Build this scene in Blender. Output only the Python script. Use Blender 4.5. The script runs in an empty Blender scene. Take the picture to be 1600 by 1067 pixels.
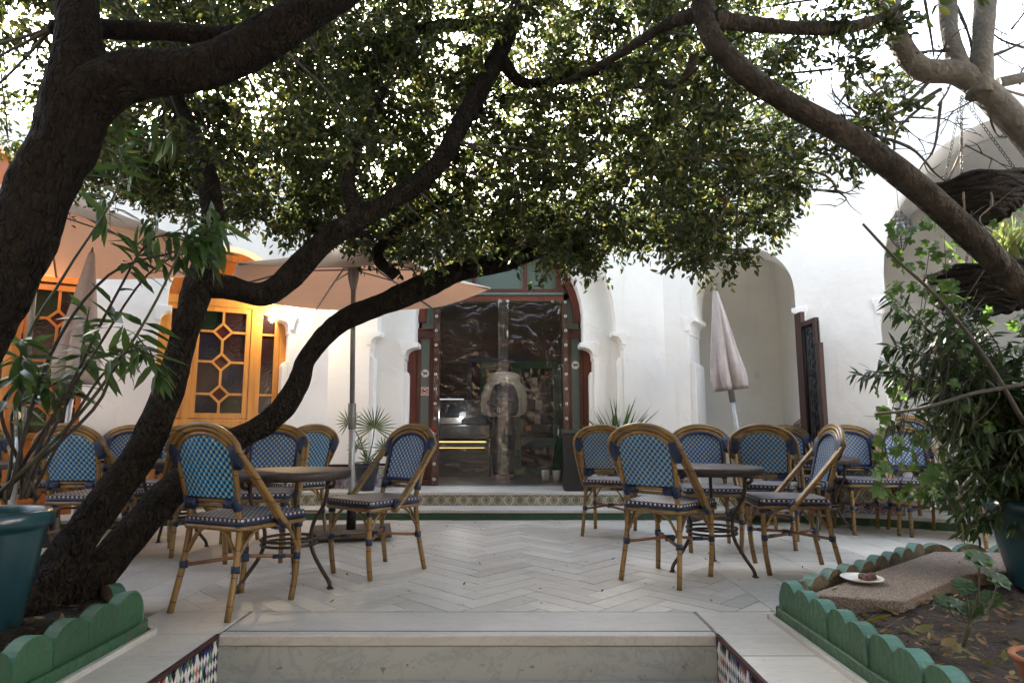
import bpy, bmesh, math, random
import numpy as np
from mathutils import Vector, Matrix, noise as mnoise
from mathutils.geometry import tessellate_polygon

random.seed(7); RNG = np.random.default_rng(11)
SC = bpy.context.scene
COL = SC.collection
R = math.radians
# ---------------------------------------------------------------- camera
CAM_H, FPX, TH = 0.9, 1000.0, math.atan(0.135)
cam_d = bpy.data.cameras.new('camera'); cam_d.sensor_width = 36.0; cam_d.lens = FPX / 1600 * 36
cam_d.clip_start = 0.05; cam_d.clip_end = 500
cam = bpy.data.objects.new('camera', cam_d); COL.objects.link(cam)
cam.location = (0, 0, CAM_H); cam.rotation_euler = (R(90) + TH, 0, 0)
SC.camera = cam
# ---------------------------------------------------------------- sky, sun, exposure
SUN_EL, SUN_AZ = R(27), R(-24)          # sun stands behind the facade, a little to the left
world = bpy.data.worlds.new('World'); SC.world = world; world.use_nodes = True
wn = world.node_tree; wn.nodes.clear()
sky = wn.nodes.new('ShaderNodeTexSky'); sky.sky_type = 'NISHITA'; sky.sun_disc = False
sky.sun_elevation = SUN_EL; sky.sun_rotation = SUN_AZ; sky.dust_density = 3.5; sky.air_density = 1.2
hs = wn.nodes.new('ShaderNodeHueSaturation'); hs.inputs['Saturation'].default_value = 0.62
bg = wn.nodes.new('ShaderNodeBackground'); bg.inputs[1].default_value = 0.15
wo = wn.nodes.new('ShaderNodeOutputWorld')
wn.links.new(sky.outputs[0], hs.inputs['Color']); wn.links.new(hs.outputs[0], bg.inputs[0]); wn.links.new(bg.outputs[0], wo.inputs[0])
sun_d = bpy.data.lights.new('sun', 'SUN'); sun_d.energy = 5.0; sun_d.angle = R(0.5); sun_d.color = (1, 0.9, 0.76)
sun = bpy.data.objects.new('sun', sun_d); COL.objects.link(sun)
sdir = Vector((math.sin(SUN_AZ) * math.cos(SUN_EL), math.cos(SUN_AZ) * math.cos(SUN_EL), math.sin(SUN_EL)))
sun.rotation_euler = sdir.to_track_quat('Z', 'Y').to_euler(); sun.location = (-4, 12, 9)
SC.view_settings.view_transform = 'Standard'; SC.view_settings.look = 'None'
SC.view_settings.gamma = 1; SC.view_settings.exposure = 3.6
SC.cycles.max_bounces = 10; SC.cycles.transparent_max_bounces = 16; SC.cycles.diffuse_bounces = 5
SC.cycles.sample_clamp_indirect = 6.0

# ---------------------------------------------------------------- helpers: measuring
def ray(px, py):
    a = 533.5 - py; c, s = math.cos(TH), math.sin(TH)
    return Vector((px - 800, FPX * c - a * s, FPX * s + a * c))
def at(px, py, Y):
    r = ray(px, py); t = Y / r.y
    return Vector((r.x * t, Y, CAM_H + r.z * t))
def gnd(px, py, z=0.0):
    r = ray(px, py); t = (z - CAM_H) / r.z
    return Vector((r.x * t, r.y * t, z))

# ---------------------------------------------------------------- helpers: materials
MATS = {}
def nodes_of(name):
    m = bpy.data.materials.new(name); m.use_nodes = True
    nt = m.node_tree; nt.nodes.clear()
    out = nt.nodes.new('ShaderNodeOutputMaterial')
    return m, nt, out
def N(nt, t, **kw):
    n = nt.nodes.new(t)
    for k, v in kw.items():
        if k.startswith('i_'):
            key = k[2:]
            n.inputs[int(key) if key.isdigit() else key.replace('_', ' ')].default_value = v
        else: setattr(n, k, v)
    return n
def c4(c): return (c[0], c[1], c[2], 1)
def mat(name, col, rough=0.6, var=0.0, scale=6.0, col2=None, bump=0.0, bscale=40.0, metal=0.0, spec=0.5,
        obj_var=0.0, island_var=0.0, stretch=None, coat=0.0, detail=6.0, thr=(0.35, 0.65), coord='Object'):
    m, nt, out = nodes_of(name); L = nt.links.new
    b = N(nt, 'ShaderNodeBsdfPrincipled'); b.inputs['Roughness'].default_value = rough
    b.inputs['Metallic'].default_value = metal; b.inputs['Specular IOR Level'].default_value = spec
    if coat: b.inputs['Coat Weight'].default_value = coat; b.inputs['Coat Roughness'].default_value = 0.12
    tc = N(nt, 'ShaderNodeTexCoord'); src = tc.outputs[coord]
    if coord == 'World': src = None
    mp = N(nt, 'ShaderNodeMapping')
    if stretch: mp.inputs['Scale'].default_value = stretch
    L(src, mp.inputs[0])
    no = N(nt, 'ShaderNodeTexNoise', i_Scale=scale, i_Detail=detail, i_Roughness=0.62); L(mp.outputs[0], no.inputs['Vector'])
    ra = N(nt, 'ShaderNodeMapRange'); ra.inputs[1].default_value = thr[0]; ra.inputs[2].default_value = thr[1]; L(no.outputs['Fac'], ra.inputs[0])
    if col2 is None: col2 = tuple(max(0, x * (1 - var)) for x in col)
    mx = N(nt, 'ShaderNodeMix', data_type='RGBA'); mx.inputs[6].default_value = c4(col); mx.inputs[7].default_value = c4(col2)
    L(ra.outputs[0], mx.inputs[0]); last = mx.outputs[2]
    if obj_var or island_var:
        if obj_var: rn = N(nt, 'ShaderNodeObjectInfo').outputs['Random']; v = obj_var
        else: rn = N(nt, 'ShaderNodeNewGeometry').outputs['Random Per Island']; v = island_var
        mr = N(nt, 'ShaderNodeMapRange'); mr.inputs[3].default_value = 1 - v; mr.inputs[4].default_value = 1 + v; L(rn, mr.inputs[0])
        h = N(nt, 'ShaderNodeHueSaturation'); L(last, h.inputs['Color']); L(mr.outputs[0], h.inputs['Value']); last = h.outputs[0]
    L(last, b.inputs['Base Color'])
    if bump:
        n2 = N(nt, 'ShaderNodeTexNoise', i_Scale=bscale, i_Detail=5.0); L(mp.outputs[0], n2.inputs['Vector'])
        bp = N(nt, 'ShaderNodeBump', i_Strength=bump, i_Distance=0.02); L(n2.outputs['Fac'], bp.inputs['Height']); L(bp.outputs[0], b.inputs['Normal'])
        rr = N(nt, 'ShaderNodeMapRange'); rr.inputs[3].default_value = max(0, rough - .08); rr.inputs[4].default_value = min(1, rough + .1)
        L(no.outputs['Fac'], rr.inputs[0]); L(rr.outputs[0], b.inputs['Roughness'])
    L(b.outputs[0], out.inputs[0]); MATS[name] = m
    return m
def emit(name, col, s):
    m, nt, out = nodes_of(name); e = N(nt, 'ShaderNodeEmission'); e.inputs[0].default_value = c4(col); e.inputs[1].default_value = s
    nt.links.new(e.outputs[0], out.inputs[0]); MATS[name] = m; return m
def leaf_mat(name, c1, c2, c3, trans=0.45, gloss=0.35):
    m, nt, out = nodes_of(name); L = nt.links.new
    g = N(nt, 'ShaderNodeNewGeometry')
    cr = N(nt, 'ShaderNodeValToRGB'); e = cr.color_ramp.elements
    e[0].color = c4(c1); e[1].color = c4(c3); e[1].position = 1.0; k = e.new(0.6); k.color = c4(c2)
    L(g.outputs['Random Per Island'], cr.inputs[0])
    b = N(nt, 'ShaderNodeBsdfPrincipled'); b.inputs['Roughness'].default_value = gloss; b.inputs['Specular IOR Level'].default_value = 0.4
    L(cr.outputs[0], b.inputs['Base Color'])
    t = N(nt, 'ShaderNodeBsdfTranslucent'); h = N(nt, 'ShaderNodeHueSaturation'); h.inputs['Value'].default_value = 1.9; h.inputs['Saturation'].default_value = 1.1; h.inputs['Hue'].default_value = 0.485
    L(cr.outputs[0], h.inputs['Color']); L(h.outputs[0], t.inputs[0])
    mx = N(nt, 'ShaderNodeMixShader'); mx.inputs[0].default_value = trans; L(b.outputs[0], mx.inputs[1]); L(t.outputs[0], mx.inputs[2])
    L(mx.outputs[0], out.inputs[0]); MATS[name] = m; return m
def glass_mat(name, col, rough=0.1, alpha_trans=0.0):
    m, nt, out = nodes_of(name); L = nt.links.new
    b = N(nt, 'ShaderNodeBsdfPrincipled'); b.inputs['Base Color'].default_value = c4(col); b.inputs['Roughness'].default_value = rough
    b.inputs['Specular IOR Level'].default_value = 0.6
    tc = N(nt, 'ShaderNodeTexCoord'); no = N(nt, 'ShaderNodeTexNoise', i_Scale=35.0, i_Detail=3.0); L(tc.outputs['Object'], no.inputs['Vector'])
    bp = N(nt, 'ShaderNodeBump', i_Strength=0.15, i_Distance=0.01); L(no.outputs['Fac'], bp.inputs['Height']); L(bp.outputs[0], b.inputs['Normal'])
    if alpha_trans:
        t = N(nt, 'ShaderNodeBsdfTransparent'); t.inputs[0].default_value = c4(tuple(0.5 + 0.5 * x for x in col))
        mx = N(nt, 'ShaderNodeMixShader'); mx.inputs[0].default_value = alpha_trans; L(b.outputs[0], mx.inputs[1]); L(t.outputs[0], mx.inputs[2]); L(mx.outputs[0], out.inputs[0])
    else: L(b.outputs[0], out.inputs[0])
    MATS[name] = m; return m
def weave_mat(name, base, dark, cream, du, dv, cw=.44):
    """cane weave: staggered cream and dark strands on a coloured ground, from UVs in metres"""
    m, nt, out = nodes_of(name); L = nt.links.new
    def M(op, a, b=None, c=None):
        n = N(nt, 'ShaderNodeMath', operation=op)
        for i, x in enumerate((a, b, c)):
            if x is None: continue
            if isinstance(x, (int, float)): n.inputs[i].default_value = x
            else: L(x, n.inputs[i])
        return n.outputs[0]
    uv = N(nt, 'ShaderNodeUVMap'); sp = N(nt, 'ShaderNodeSeparateXYZ'); L(uv.outputs[0], sp.inputs[0])
    u = M('DIVIDE', sp.outputs[0], du); v = M('DIVIDE', sp.outputs[1], dv)
    row = M('FLOOR', v); sh = M('MULTIPLY', M('MODULO', M('ABSOLUTE', row), 2.0), 0.5)
    cu = M('FRACT', M('ADD', u, sh)); cv = M('FRACT', v)
    rowm = M('MULTIPLY', M('GREATER_THAN', cv, 0.14), M('LESS_THAN', cv, 0.84))
    cr = M('MULTIPLY', rowm, M('LESS_THAN', cu, cw))
    dk = M('MULTIPLY', rowm, M('MULTIPLY', M('GREATER_THAN', cu, 0.54), M('LESS_THAN', cu, 0.92)))
    m1 = N(nt, 'ShaderNodeMix', data_type='RGBA'); m1.inputs[6].default_value = c4(base); m1.inputs[7].default_value = c4(dark); L(dk, m1.inputs[0])
    m2 = N(nt, 'ShaderNodeMix', data_type='RGBA'); L(m1.outputs[2], m2.inputs[6]); m2.inputs[7].default_value = c4(cream); L(cr, m2.inputs[0])
    b = N(nt, 'ShaderNodeBsdfPrincipled'); b.inputs['Roughness'].default_value = 0.42
    oi = N(nt, 'ShaderNodeObjectInfo'); tcn = N(nt, 'ShaderNodeTexCoord'); nz = N(nt, 'ShaderNodeTexNoise', i_Scale=7.0, i_Detail=4.0); L(tcn.outputs['Object'], nz.inputs['Vector'])
    vv = M('MULTIPLY', M('ADD', 0.78, M('MULTIPLY', oi.outputs['Random'], 0.4)), M('ADD', 0.7, M('MULTIPLY', nz.outputs['Fac'], 0.6)))
    hw = N(nt, 'ShaderNodeHueSaturation'); L(m2.outputs[2], hw.inputs['Color']); L(vv, hw.inputs['Value']); L(M('ADD', 0.82, M('MULTIPLY', oi.outputs['Random'], 0.25)), hw.inputs['Saturation']); L(hw.outputs[0], b.inputs['Base Color'])
    hgt = M('ADD', M('MULTIPLY', cr, 0.6), M('MULTIPLY', M('PINGPONG', cv, 0.5), 0.8))
    bp = N(nt, 'ShaderNodeBump', i_Strength=0.5, i_Distance=0.004); L(hgt, bp.inputs['Height']); L(bp.outputs[0], b.inputs['Normal'])
    L(b.outputs[0], out.inputs[0]); MATS[name] = m; return m
def medallion_mat(name, ground, ring, core, leafc):
    """printed wall tile: a pointed medallion with corner leaves, UV 0..1 on each tile"""
    m, nt, out = nodes_of(name); L = nt.links.new
    def M(op, a, b=None):
        n = N(nt, 'ShaderNodeMath', operation=op)
        for i, x in enumerate((a, b)):
            if x is None: continue
            if isinstance(x, (int, float)): n.inputs[i].default_value = x
            else: L(x, n.inputs[i])
        return n.outputs[0]
    uv = N(nt, 'ShaderNodeUVMap'); sp = N(nt, 'ShaderNodeSeparateXYZ'); L(uv.outputs[0], sp.inputs[0])
    x = M('ABSOLUTE', M('SUBTRACT', sp.outputs[0], 0.5)); y = M('ABSOLUTE', M('SUBTRACT', sp.outputs[1], 0.5))
    d = M('POWER', M('ADD', M('POWER', M('MULTIPLY', x, 1.15), 1.5), M('POWER', M('MULTIPLY', y, 0.95), 1.5)), 0.6667)
    cx = M('SUBTRACT', 0.5, x); cy = M('SUBTRACT', 0.5, y)
    dc = M('SQRT', M('ADD', M('POWER', cx, 2), M('POWER', cy, 2)))
    vo = N(nt, 'ShaderNodeTexNoise', i_Scale=9.0, i_Detail=2.0); L(uv.outputs[0], vo.inputs['Vector'])
    def band(v, a, b): return M('MULTIPLY', M('GREATER_THAN', v, a), M('LESS_THAN', v, b))
    last = None
    def over(fac, col):
        nonlocal last
        n = N(nt, 'ShaderNodeMix', data_type='RGBA')
        if last is None: n.inputs[6].default_value = c4(ground)
        else: L(last, n.inputs[6])
        n.inputs[7].default_value = c4(col); L(fac, n.inputs[0]); last = n.outputs[2]
    over(M('MULTIPLY', M('GREATER_THAN', vo.outputs['Fac'], 0.56), M('GREATER_THAN', d, 0.4)), leafc)
    over(M('LESS_THAN', d, 0.36), core); over(band(d, 0.29, 0.37), ring); over(band(d, 0.12, 0.19), ring); over(M('LESS_THAN', d, 0.12), leafc)
    over(band(dc, 0.16, 0.22), ring); over(M('LESS_THAN', dc, 0.1), core)
    oi = N(nt, 'ShaderNodeObjectInfo'); mr = N(nt, 'ShaderNodeMapRange'); mr.inputs[3].default_value = 0.72; mr.inputs[4].default_value = 1.12; L(oi.outputs['Random'], mr.inputs[0])
    tc = N(nt, 'ShaderNodeTexCoord'); gr = N(nt, 'ShaderNodeTexNoise', i_Scale=14.0, i_Detail=5.0); L(tc.outputs['Object'], gr.inputs['Vector'])
    h = N(nt, 'ShaderNodeHueSaturation'); L(last, h.inputs['Color']); L(M('MULTIPLY', mr.outputs[0], M('ADD', 0.7, M('MULTIPLY', gr.outputs['Fac'], 0.5))), h.inputs['Value'])
    b = N(nt, 'ShaderNodeBsdfPrincipled'); b.inputs['Roughness'].default_value = 0.28; L(h.outputs[0], b.inputs['Base Color'])
    L(b.outputs[0], out.inputs[0]); MATS[name] = m; return m
def marble_mat(name, c1, c2, vein, rough, spots=False, scale=1.4):
    m, nt, out = nodes_of(name); L = nt.links.new
    g = N(nt, 'ShaderNodeNewGeometry'); oi = N(nt, 'ShaderNodeObjectInfo')
    ad = N(nt, 'ShaderNodeVectorMath', operation='ADD')
    cmb = N(nt, 'ShaderNodeCombineXYZ'); mu = N(nt, 'ShaderNodeMath', operation='MULTIPLY'); mu.inputs[1].default_value = 9.0; L(oi.outputs['Random'], mu.inputs[0])
    L(mu.outputs[0], cmb.inputs[2]); L(g.outputs['Position'], ad.inputs[0]); L(cmb.outputs[0], ad.inputs[1])
    n1 = N(nt, 'ShaderNodeTexNoise', i_Scale=scale * 2, i_Detail=7.0, i_Roughness=0.65); L(ad.outputs[0], n1.inputs['Vector'])
    mp = N(nt, 'ShaderNodeMapping'); mp.inputs['Rotation'].default_value = (0, .2, .6); mp.inputs['Scale'].default_value = (1, 3.2, 1); L(ad.outputs[0], mp.inputs[0])
    n2 = N(nt, 'ShaderNodeTexNoise', i_Scale=scale * 2.4, i_Detail=8.0, i_Roughness=0.7, i_Distortion=1.2); L(mp.outputs[0], n2.inputs['Vector'])
    r1 = N(nt, 'ShaderNodeMapRange'); r1.inputs[1].default_value = 0.3; r1.inputs[2].default_value = 0.8; L(n1.outputs['Fac'], r1.inputs[0])
    m1 = N(nt, 'ShaderNodeMix', data_type='RGBA'); m1.inputs[6].default_value = c4(c1); m1.inputs[7].default_value = c4(c2); L(r1.outputs[0], m1.inputs[0])
    r2 = N(nt, 'ShaderNodeValToRGB'); e = r2.color_ramp.elements; e[0].position = 0.475; e[0].color = (0, 0, 0, 1); e[1].position = 0.525; e[1].color = (0, 0, 0, 1)
    k = e.new(0.5); k.color = (.45, .45, .45, 1); L(n2.outputs['Fac'], r2.inputs[0])
    m2 = N(nt, 'ShaderNodeMix', data_type='RGBA'); L(m1.outputs[2], m2.inputs[6]); m2.inputs[7].default_value = c4(vein); L(r2.outputs[0], m2.inputs[0]); last = m2.outputs[2]
    if spots:
        n3 = N(nt, 'ShaderNodeTexNoise', i_Scale=26.0, i_Detail=3.0, i_Roughness=0.5, i_Distortion=0.6); L(g.outputs['Position'], n3.inputs['Vector'])
        r3 = N(nt, 'ShaderNodeMapRange'); r3.inputs[1].default_value = 0.66; r3.inputs[2].default_value = 0.72; r3.inputs[4].default_value = 0.75; L(n3.outputs['Fac'], r3.inputs[0])
        m3 = N(nt, 'ShaderNodeMix', data_type='RGBA'); L(last, m3.inputs[6]); m3.inputs[7].default_value = (.09, .105, .12, 1); L(r3.outputs[0], m3.inputs[0]); last = m3.outputs[2]
    mr = N(nt, 'ShaderNodeMapRange'); mr.inputs[3].default_value = 0.84; mr.inputs[4].default_value = 1.1; L(oi.outputs['Random'], mr.inputs[0])
    h = N(nt, 'ShaderNodeHueSaturation'); L(last, h.inputs['Color']); L(mr.outputs[0], h.inputs['Value'])
    # foot-worn dirt
    n4 = N(nt, 'ShaderNodeTexNoise', i_Scale=1.1, i_Detail=6.0); L(g.outputs['Position'], n4.inputs['Vector'])
    r4 = N(nt, 'ShaderNodeMapRange'); r4.inputs[1].default_value = 0.45; r4.inputs[2].default_value = 0.75; r4.inputs[4].default_value = 0.35; L(n4.outputs['Fac'], r4.inputs[0])
    m4 = N(nt, 'ShaderNodeMix', data_type='RGBA'); L(h.outputs[0], m4.inputs[6]); m4.inputs[7].default_value = (.2, .18, .15, 1); L(r4.outputs[0], m4.inputs[0])
    b = N(nt, 'ShaderNodeBsdfPrincipled'); L(m4.outputs[2], b.inputs['Base Color'])
    rr = N(nt, 'ShaderNodeMapRange'); rr.inputs[3].default_value = rough - .1; rr.inputs[4].default_value = rough + .18; L(n1.outputs['Fac'], rr.inputs[0]); L(rr.outputs[0], b.inputs['Roughness'])
    L(b.outputs[0], out.inputs[0]); MATS[name] = m; return m
def plastic_mat(name, haze=0.05, gloss=0.16):
    m, nt, out = nodes_of(name); L = nt.links.new
    tc = N(nt, 'ShaderNodeTexCoord')
    mp = N(nt, 'ShaderNodeMapping'); mp.inputs['Scale'].default_value = (1.0, 1.0, 1.5); L(tc.outputs['Object'], mp.inputs[0])
    n1 = N(nt, 'ShaderNodeTexNoise', i_Scale=2.6, i_Detail=2.0, i_Roughness=0.45, i_Distortion=0.8); L(mp.outputs[0], n1.inputs['Vector'])
    bp = N(nt, 'ShaderNodeBump', i_Strength=0.6, i_Distance=0.06); L(n1.outputs['Fac'], bp.inputs['Height'])
    tr = N(nt, 'ShaderNodeBsdfTransparent'); tr.inputs[0].default_value = (.96, .965, .97, 1)
    gl = N(nt, 'ShaderNodeBsdfGlossy'); gl.inputs['Roughness'].default_value = 0.035; L(bp.outputs[0], gl.inputs['Normal'])
    df = N(nt, 'ShaderNodeBsdfDiffuse'); df.inputs[0].default_value = (.62, .64, .68, 1)
    lw = N(nt, 'ShaderNodeLayerWeight'); lw.inputs[0].default_value = 0.22; L(bp.outputs[0], lw.inputs['Normal'])
    ma = N(nt, 'ShaderNodeMath', operation='MULTIPLY_ADD'); ma.inputs[1].default_value = 0.75; ma.inputs[2].default_value = gloss * .5; L(lw.outputs['Fresnel'], ma.inputs[0])
    m1 = N(nt, 'ShaderNodeMixShader'); L(ma.outputs[0], m1.inputs[0]); L(tr.outputs[0], m1.inputs[1]); L(gl.outputs[0], m1.inputs[2])
    n2 = N(nt, 'ShaderNodeTexNoise', i_Scale=5.0, i_Detail=6.0); L(tc.outputs['Object'], n2.inputs['Vector'])
    r2 = N(nt, 'ShaderNodeMapRange'); r2.inputs[3].default_value = haze * .4; r2.inputs[4].default_value = haze * 2; L(n2.outputs['Fac'], r2.inputs[0])
    m2 = N(nt, 'ShaderNodeMixShader'); L(r2.outputs[0], m2.inputs[0]); L(m1.outputs[0], m2.inputs[1]); L(df.outputs[0], m2.inputs[2])
    L(m2.outputs[0], out.inputs[0]); MATS[name] = m; return m

mat('plaster', (.86, .85, .83), .85, scale=1.6, col2=(.79, .78, .76), bump=.25, bscale=9, thr=(.4, .75), coord='Object')
mat('plaster_in', (.84, .83, .80), .9, .08, 1.5, bump=.15, bscale=12)
marble_mat('marble_tile', (.57, .55, .505), (.48, .465, .435), (.27, .27, .265), .36)
marble_mat('marble_slab', (.37, .395, .39), (.30, .33, .325), (.18, .21, .215), .33, spots=True)
marble_mat('marble_tread', (.50, .495, .475), (.42, .415, .40), (.30, .30, .29), .4)
mat('grout', (.33, .31, .28), .9, .4, 20)
mat('green_paint', (.025, .078, .038), .5, scale=13, col2=(.075, .075, .048), bump=.5, bscale=26, thr=(.56, .72), obj_var=.14)
mat('teal_paint', (.036, .128, .096), .5, scale=14, col2=(.085, .10, .065), bump=.5, bscale=30, thr=(.5, .68), obj_var=.18)
mat('raw_block', (.13, .10, .062), .9, scale=16, col2=(.10, .08, .05), bump=.7, bscale=60)
mat('soil', (.026, .017, .012), .95, scale=12, col2=(.012, .009, .007), bump=1, bscale=60)
mat('aggregate', (.30, .25, .21), .9, scale=140, col2=(.13, .10, .085), bump=.9, bscale=160, thr=(.42, .58))
mat('bark_dark', (.020, .015, .012), .95, scale=9, col2=(.012, .010, .009), bump=1.6, bscale=30, spec=.12, stretch=(1.6, 1.6, .7))
mat('bark_brown', (.028, .022, .017), .95, scale=12, col2=(.015, .012, .010), bump=1.6, bscale=36, spec=.12, stretch=(1.5, 1.5, .8))
mat('bark_grey', (.15, .14, .122), .85, scale=7, col2=(.10, .09, .075), bump=.8, bscale=30)
mat('bark_mid', (.060, .050, .041), .92, scale=9, col2=(.028, .024, .020), bump=1.2, bscale=30, spec=.15)
mat('twig_dark', (.035, .027, .022), .8, .4, 20)
mat('twig', (.065, .058, .048), .85, .4, 20)
mat('twig_pale', (.20, .17, .14), .85, .4, 20)
mat('stem_green', (.05, .055, .026), .6, .4, 12)
def enrich_bark(name, lichen, crack=24.0, amt=.5, bs=.9):
    m = MATS[name]; nt = m.node_tree; L = nt.links.new; b = [n for n in nt.nodes if n.type == 'BSDF_PRINCIPLED'][0]; src = b.inputs['Base Color'].links[0].from_socket
    tc = N(nt, 'ShaderNodeTexCoord'); nz = N(nt, 'ShaderNodeTexNoise', i_Scale=5.0, i_Detail=8.0, i_Roughness=.7); L(tc.outputs['Object'], nz.inputs['Vector'])
    r = N(nt, 'ShaderNodeMapRange'); r.inputs[1].default_value = .56; r.inputs[2].default_value = .68; r.inputs[4].default_value = amt; L(nz.outputs['Fac'], r.inputs[0])
    mx = N(nt, 'ShaderNodeMix', data_type='RGBA'); L(r.outputs[0], mx.inputs[0]); L(src, mx.inputs[6]); mx.inputs[7].default_value = c4(lichen); L(mx.outputs[2], b.inputs['Base Color'])
    mp = N(nt, 'ShaderNodeMapping'); mp.inputs['Scale'].default_value = (1.6, 1.6, .55); dn = N(nt, 'ShaderNodeTexNoise', i_Scale=9.0, i_Detail=3.0); L(tc.outputs['Object'], dn.inputs['Vector'])
    va = N(nt, 'ShaderNodeVectorMath', operation='MULTIPLY_ADD'); va.inputs[1].default_value = (.09, .09, .09); L(dn.outputs['Color'], va.inputs[0]); L(tc.outputs['Object'], va.inputs[2]); L(va.outputs[0], mp.inputs[0])
    vo = N(nt, 'ShaderNodeTexVoronoi', feature='DISTANCE_TO_EDGE', i_Scale=crack); L(mp.outputs[0], vo.inputs['Vector'])
    rr = N(nt, 'ShaderNodeMapRange'); rr.inputs[2].default_value = .22; L(vo.outputs['Distance'], rr.inputs[0])
    b2 = N(nt, 'ShaderNodeBump', i_Strength=bs, i_Distance=.016); L(rr.outputs[0], b2.inputs['Height']); old = b.inputs['Normal'].links[0].from_socket; L(old, b2.inputs['Normal']); L(b2.outputs[0], b.inputs['Normal'])
enrich_bark('bark_dark', (.045, .042, .034)); enrich_bark('bark_brown', (.06, .056, .046)); enrich_bark('bark_mid', (.11, .10, .085), 16, .6, .45); enrich_bark('bark_grey', (.24, .225, .20), 12, .6, .2)
def enrich_plaster(name):
    m = MATS[name]; nt = m.node_tree; L = nt.links.new; b = [n for n in nt.nodes if n.type == 'BSDF_PRINCIPLED'][0]; last = b.inputs['Base Color'].links[0].from_socket
    g = N(nt, 'ShaderNodeNewGeometry')
    def layer(scale3, sc, lo, hi, amt, col, dist=0.0, voro=False):
        nonlocal last
        mp = N(nt, 'ShaderNodeMapping'); mp.inputs['Scale'].default_value = scale3; L(g.outputs['Position'], mp.inputs[0])
        if voro:
            dn = N(nt, 'ShaderNodeTexNoise', i_Scale=3.0, i_Detail=5.0); L(mp.outputs[0], dn.inputs['Vector'])
            va = N(nt, 'ShaderNodeVectorMath', operation='MULTIPLY_ADD'); va.inputs[1].default_value = (.5, .5, .5); L(dn.outputs['Color'], va.inputs[0]); L(mp.outputs[0], va.inputs[2])
            t = N(nt, 'ShaderNodeTexVoronoi', feature='DISTANCE_TO_EDGE', i_Scale=sc); L(va.outputs[0], t.inputs['Vector']); f = t.outputs['Distance']
        else:
            t = N(nt, 'ShaderNodeTexNoise', i_Scale=sc, i_Detail=7.0, i_Roughness=.65, i_Distortion=dist); L(mp.outputs[0], t.inputs['Vector']); f = t.outputs['Fac']
        r = N(nt, 'ShaderNodeMapRange'); r.inputs[1].default_value = lo; r.inputs[2].default_value = hi; r.inputs[4].default_value = amt; L(f, r.inputs[0])
        mx = N(nt, 'ShaderNodeMix', data_type='RGBA'); L(r.outputs[0], mx.inputs[0]); L(last, mx.inputs[6]); mx.inputs[7].default_value = c4(col); last = mx.outputs[2]
    layer((1, 1, 1), 1.3, .5, .75, .30, (.62, .60, .55), .6)          # patchy limewash
    layer((7, 7, .5), 1.0, .58, .78, .30, (.50, .47, .41))            # drip streaks
    layer((1, 1, 1), .55, .004, .0, .16, (.45, .43, .39), 0, True)     # hairline cracks
    layer((1, 1, 1), 17.0, .70, .76, .45, (.52, .49, .43))            # scuffs
    L(last, b.inputs['Base Color'])
enrich_plaster('plaster'); enrich_plaster('plaster_in')
leaf_mat('leaf_small', (.016, .027, .009), (.030, .046, .014), (.115, .115, .030), .42, .40)
leaf_mat('leaf_long', (.025, .055, .018), (.045, .085, .025), (.075, .12, .035), .32, .32)
leaf_mat('leaf_shrub', (.016, .034, .012), (.028, .055, .018), (.05, .08, .025), .28, .35)
leaf_mat('leaf_vine', (.035, .080, .018), (.055, .115, .025), (.095, .155, .035), .38, .4)
leaf_mat('leaf_palm', (.05, .09, .03), (.08, .12, .04), (.14, .16, .06), .3, .4)
leaf_mat('leaf_dry', (.06, .035, .02), (.12, .075, .035), (.22, .15, .06), .15, .7)
leaf_mat('leaf_wilt', (.07, .07, .018), (.115, .105, .026), (.15, .115, .04), .25, .6)
mat('rattan', (.225, .135, .036), .38, scale=9, col2=(.125, .070, .018), bump=.15, bscale=50, stretch=(1, 1, .35), coat=.2, obj_var=.2)
def add_nodes_rings(m):
    nt = m.node_tree; L = nt.links.new; b = [n for n in nt.nodes if n.type == 'BSDF_PRINCIPLED'][0]; src = b.inputs['Base Color'].links[0].from_socket
    tc = N(nt, 'ShaderNodeTexCoord'); sp = N(nt, 'ShaderNodeSeparateXYZ'); L(tc.outputs['Object'], sp.inputs[0])
    a = N(nt, 'ShaderNodeMath', operation='MULTIPLY_ADD'); a.inputs[1].default_value = 2.3; L(sp.outputs[0], a.inputs[0]); z = N(nt, 'ShaderNodeMath', operation='MULTIPLY'); z.inputs[1].default_value = 8.3; L(sp.outputs[2], z.inputs[0]); L(z.outputs[0], a.inputs[2])
    f = N(nt, 'ShaderNodeMath', operation='FRACT'); L(a.outputs[0], f.inputs[0]); g = N(nt, 'ShaderNodeMath', operation='LESS_THAN'); g.inputs[1].default_value = .045; L(f.outputs[0], g.inputs[0])
    mx = N(nt, 'ShaderNodeMix', data_type='RGBA'); L(g.outputs[0], mx.inputs[0]); L(src, mx.inputs[6]); mx.inputs[7].default_value = (.045, .022, .008, 1); L(mx.outputs[2], b.inputs['Base Color'])
add_nodes_rings(MATS['rattan'])
mat('rattan_brown', (.20, .09, .04), .45, .4, 12, coat=.15)
mat('binding_blue', (.005, .022, .078), .4, .35, 60, bump=.5, bscale=180)
mat('rim_blue', (.006, .018, .075), .42, .3, 60, bump=.4, bscale=160)
weave_mat('weave_back', (.003, .19, .45), (.003, .016, .065), (.36, .34, .19), .034, .0185, .32)
weave_mat('weave_front', (.003, .105, .30), (.003, .035, .14), (.38, .37, .20), .034, .0185, .31)
weave_mat('weave_seat', (.006, .018, .075), (.004, .010, .05), (.47, .42, .32), .030, .0185, .44)
mat('table_metal', (.035, .022, .018), .38, .4, 10, bump=.3, bscale=80, metal=.3)
mat('table_top', (.034, .022, .019), .5, scale=26, col2=(.016, .011, .010), bump=.2, bscale=70)
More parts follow.
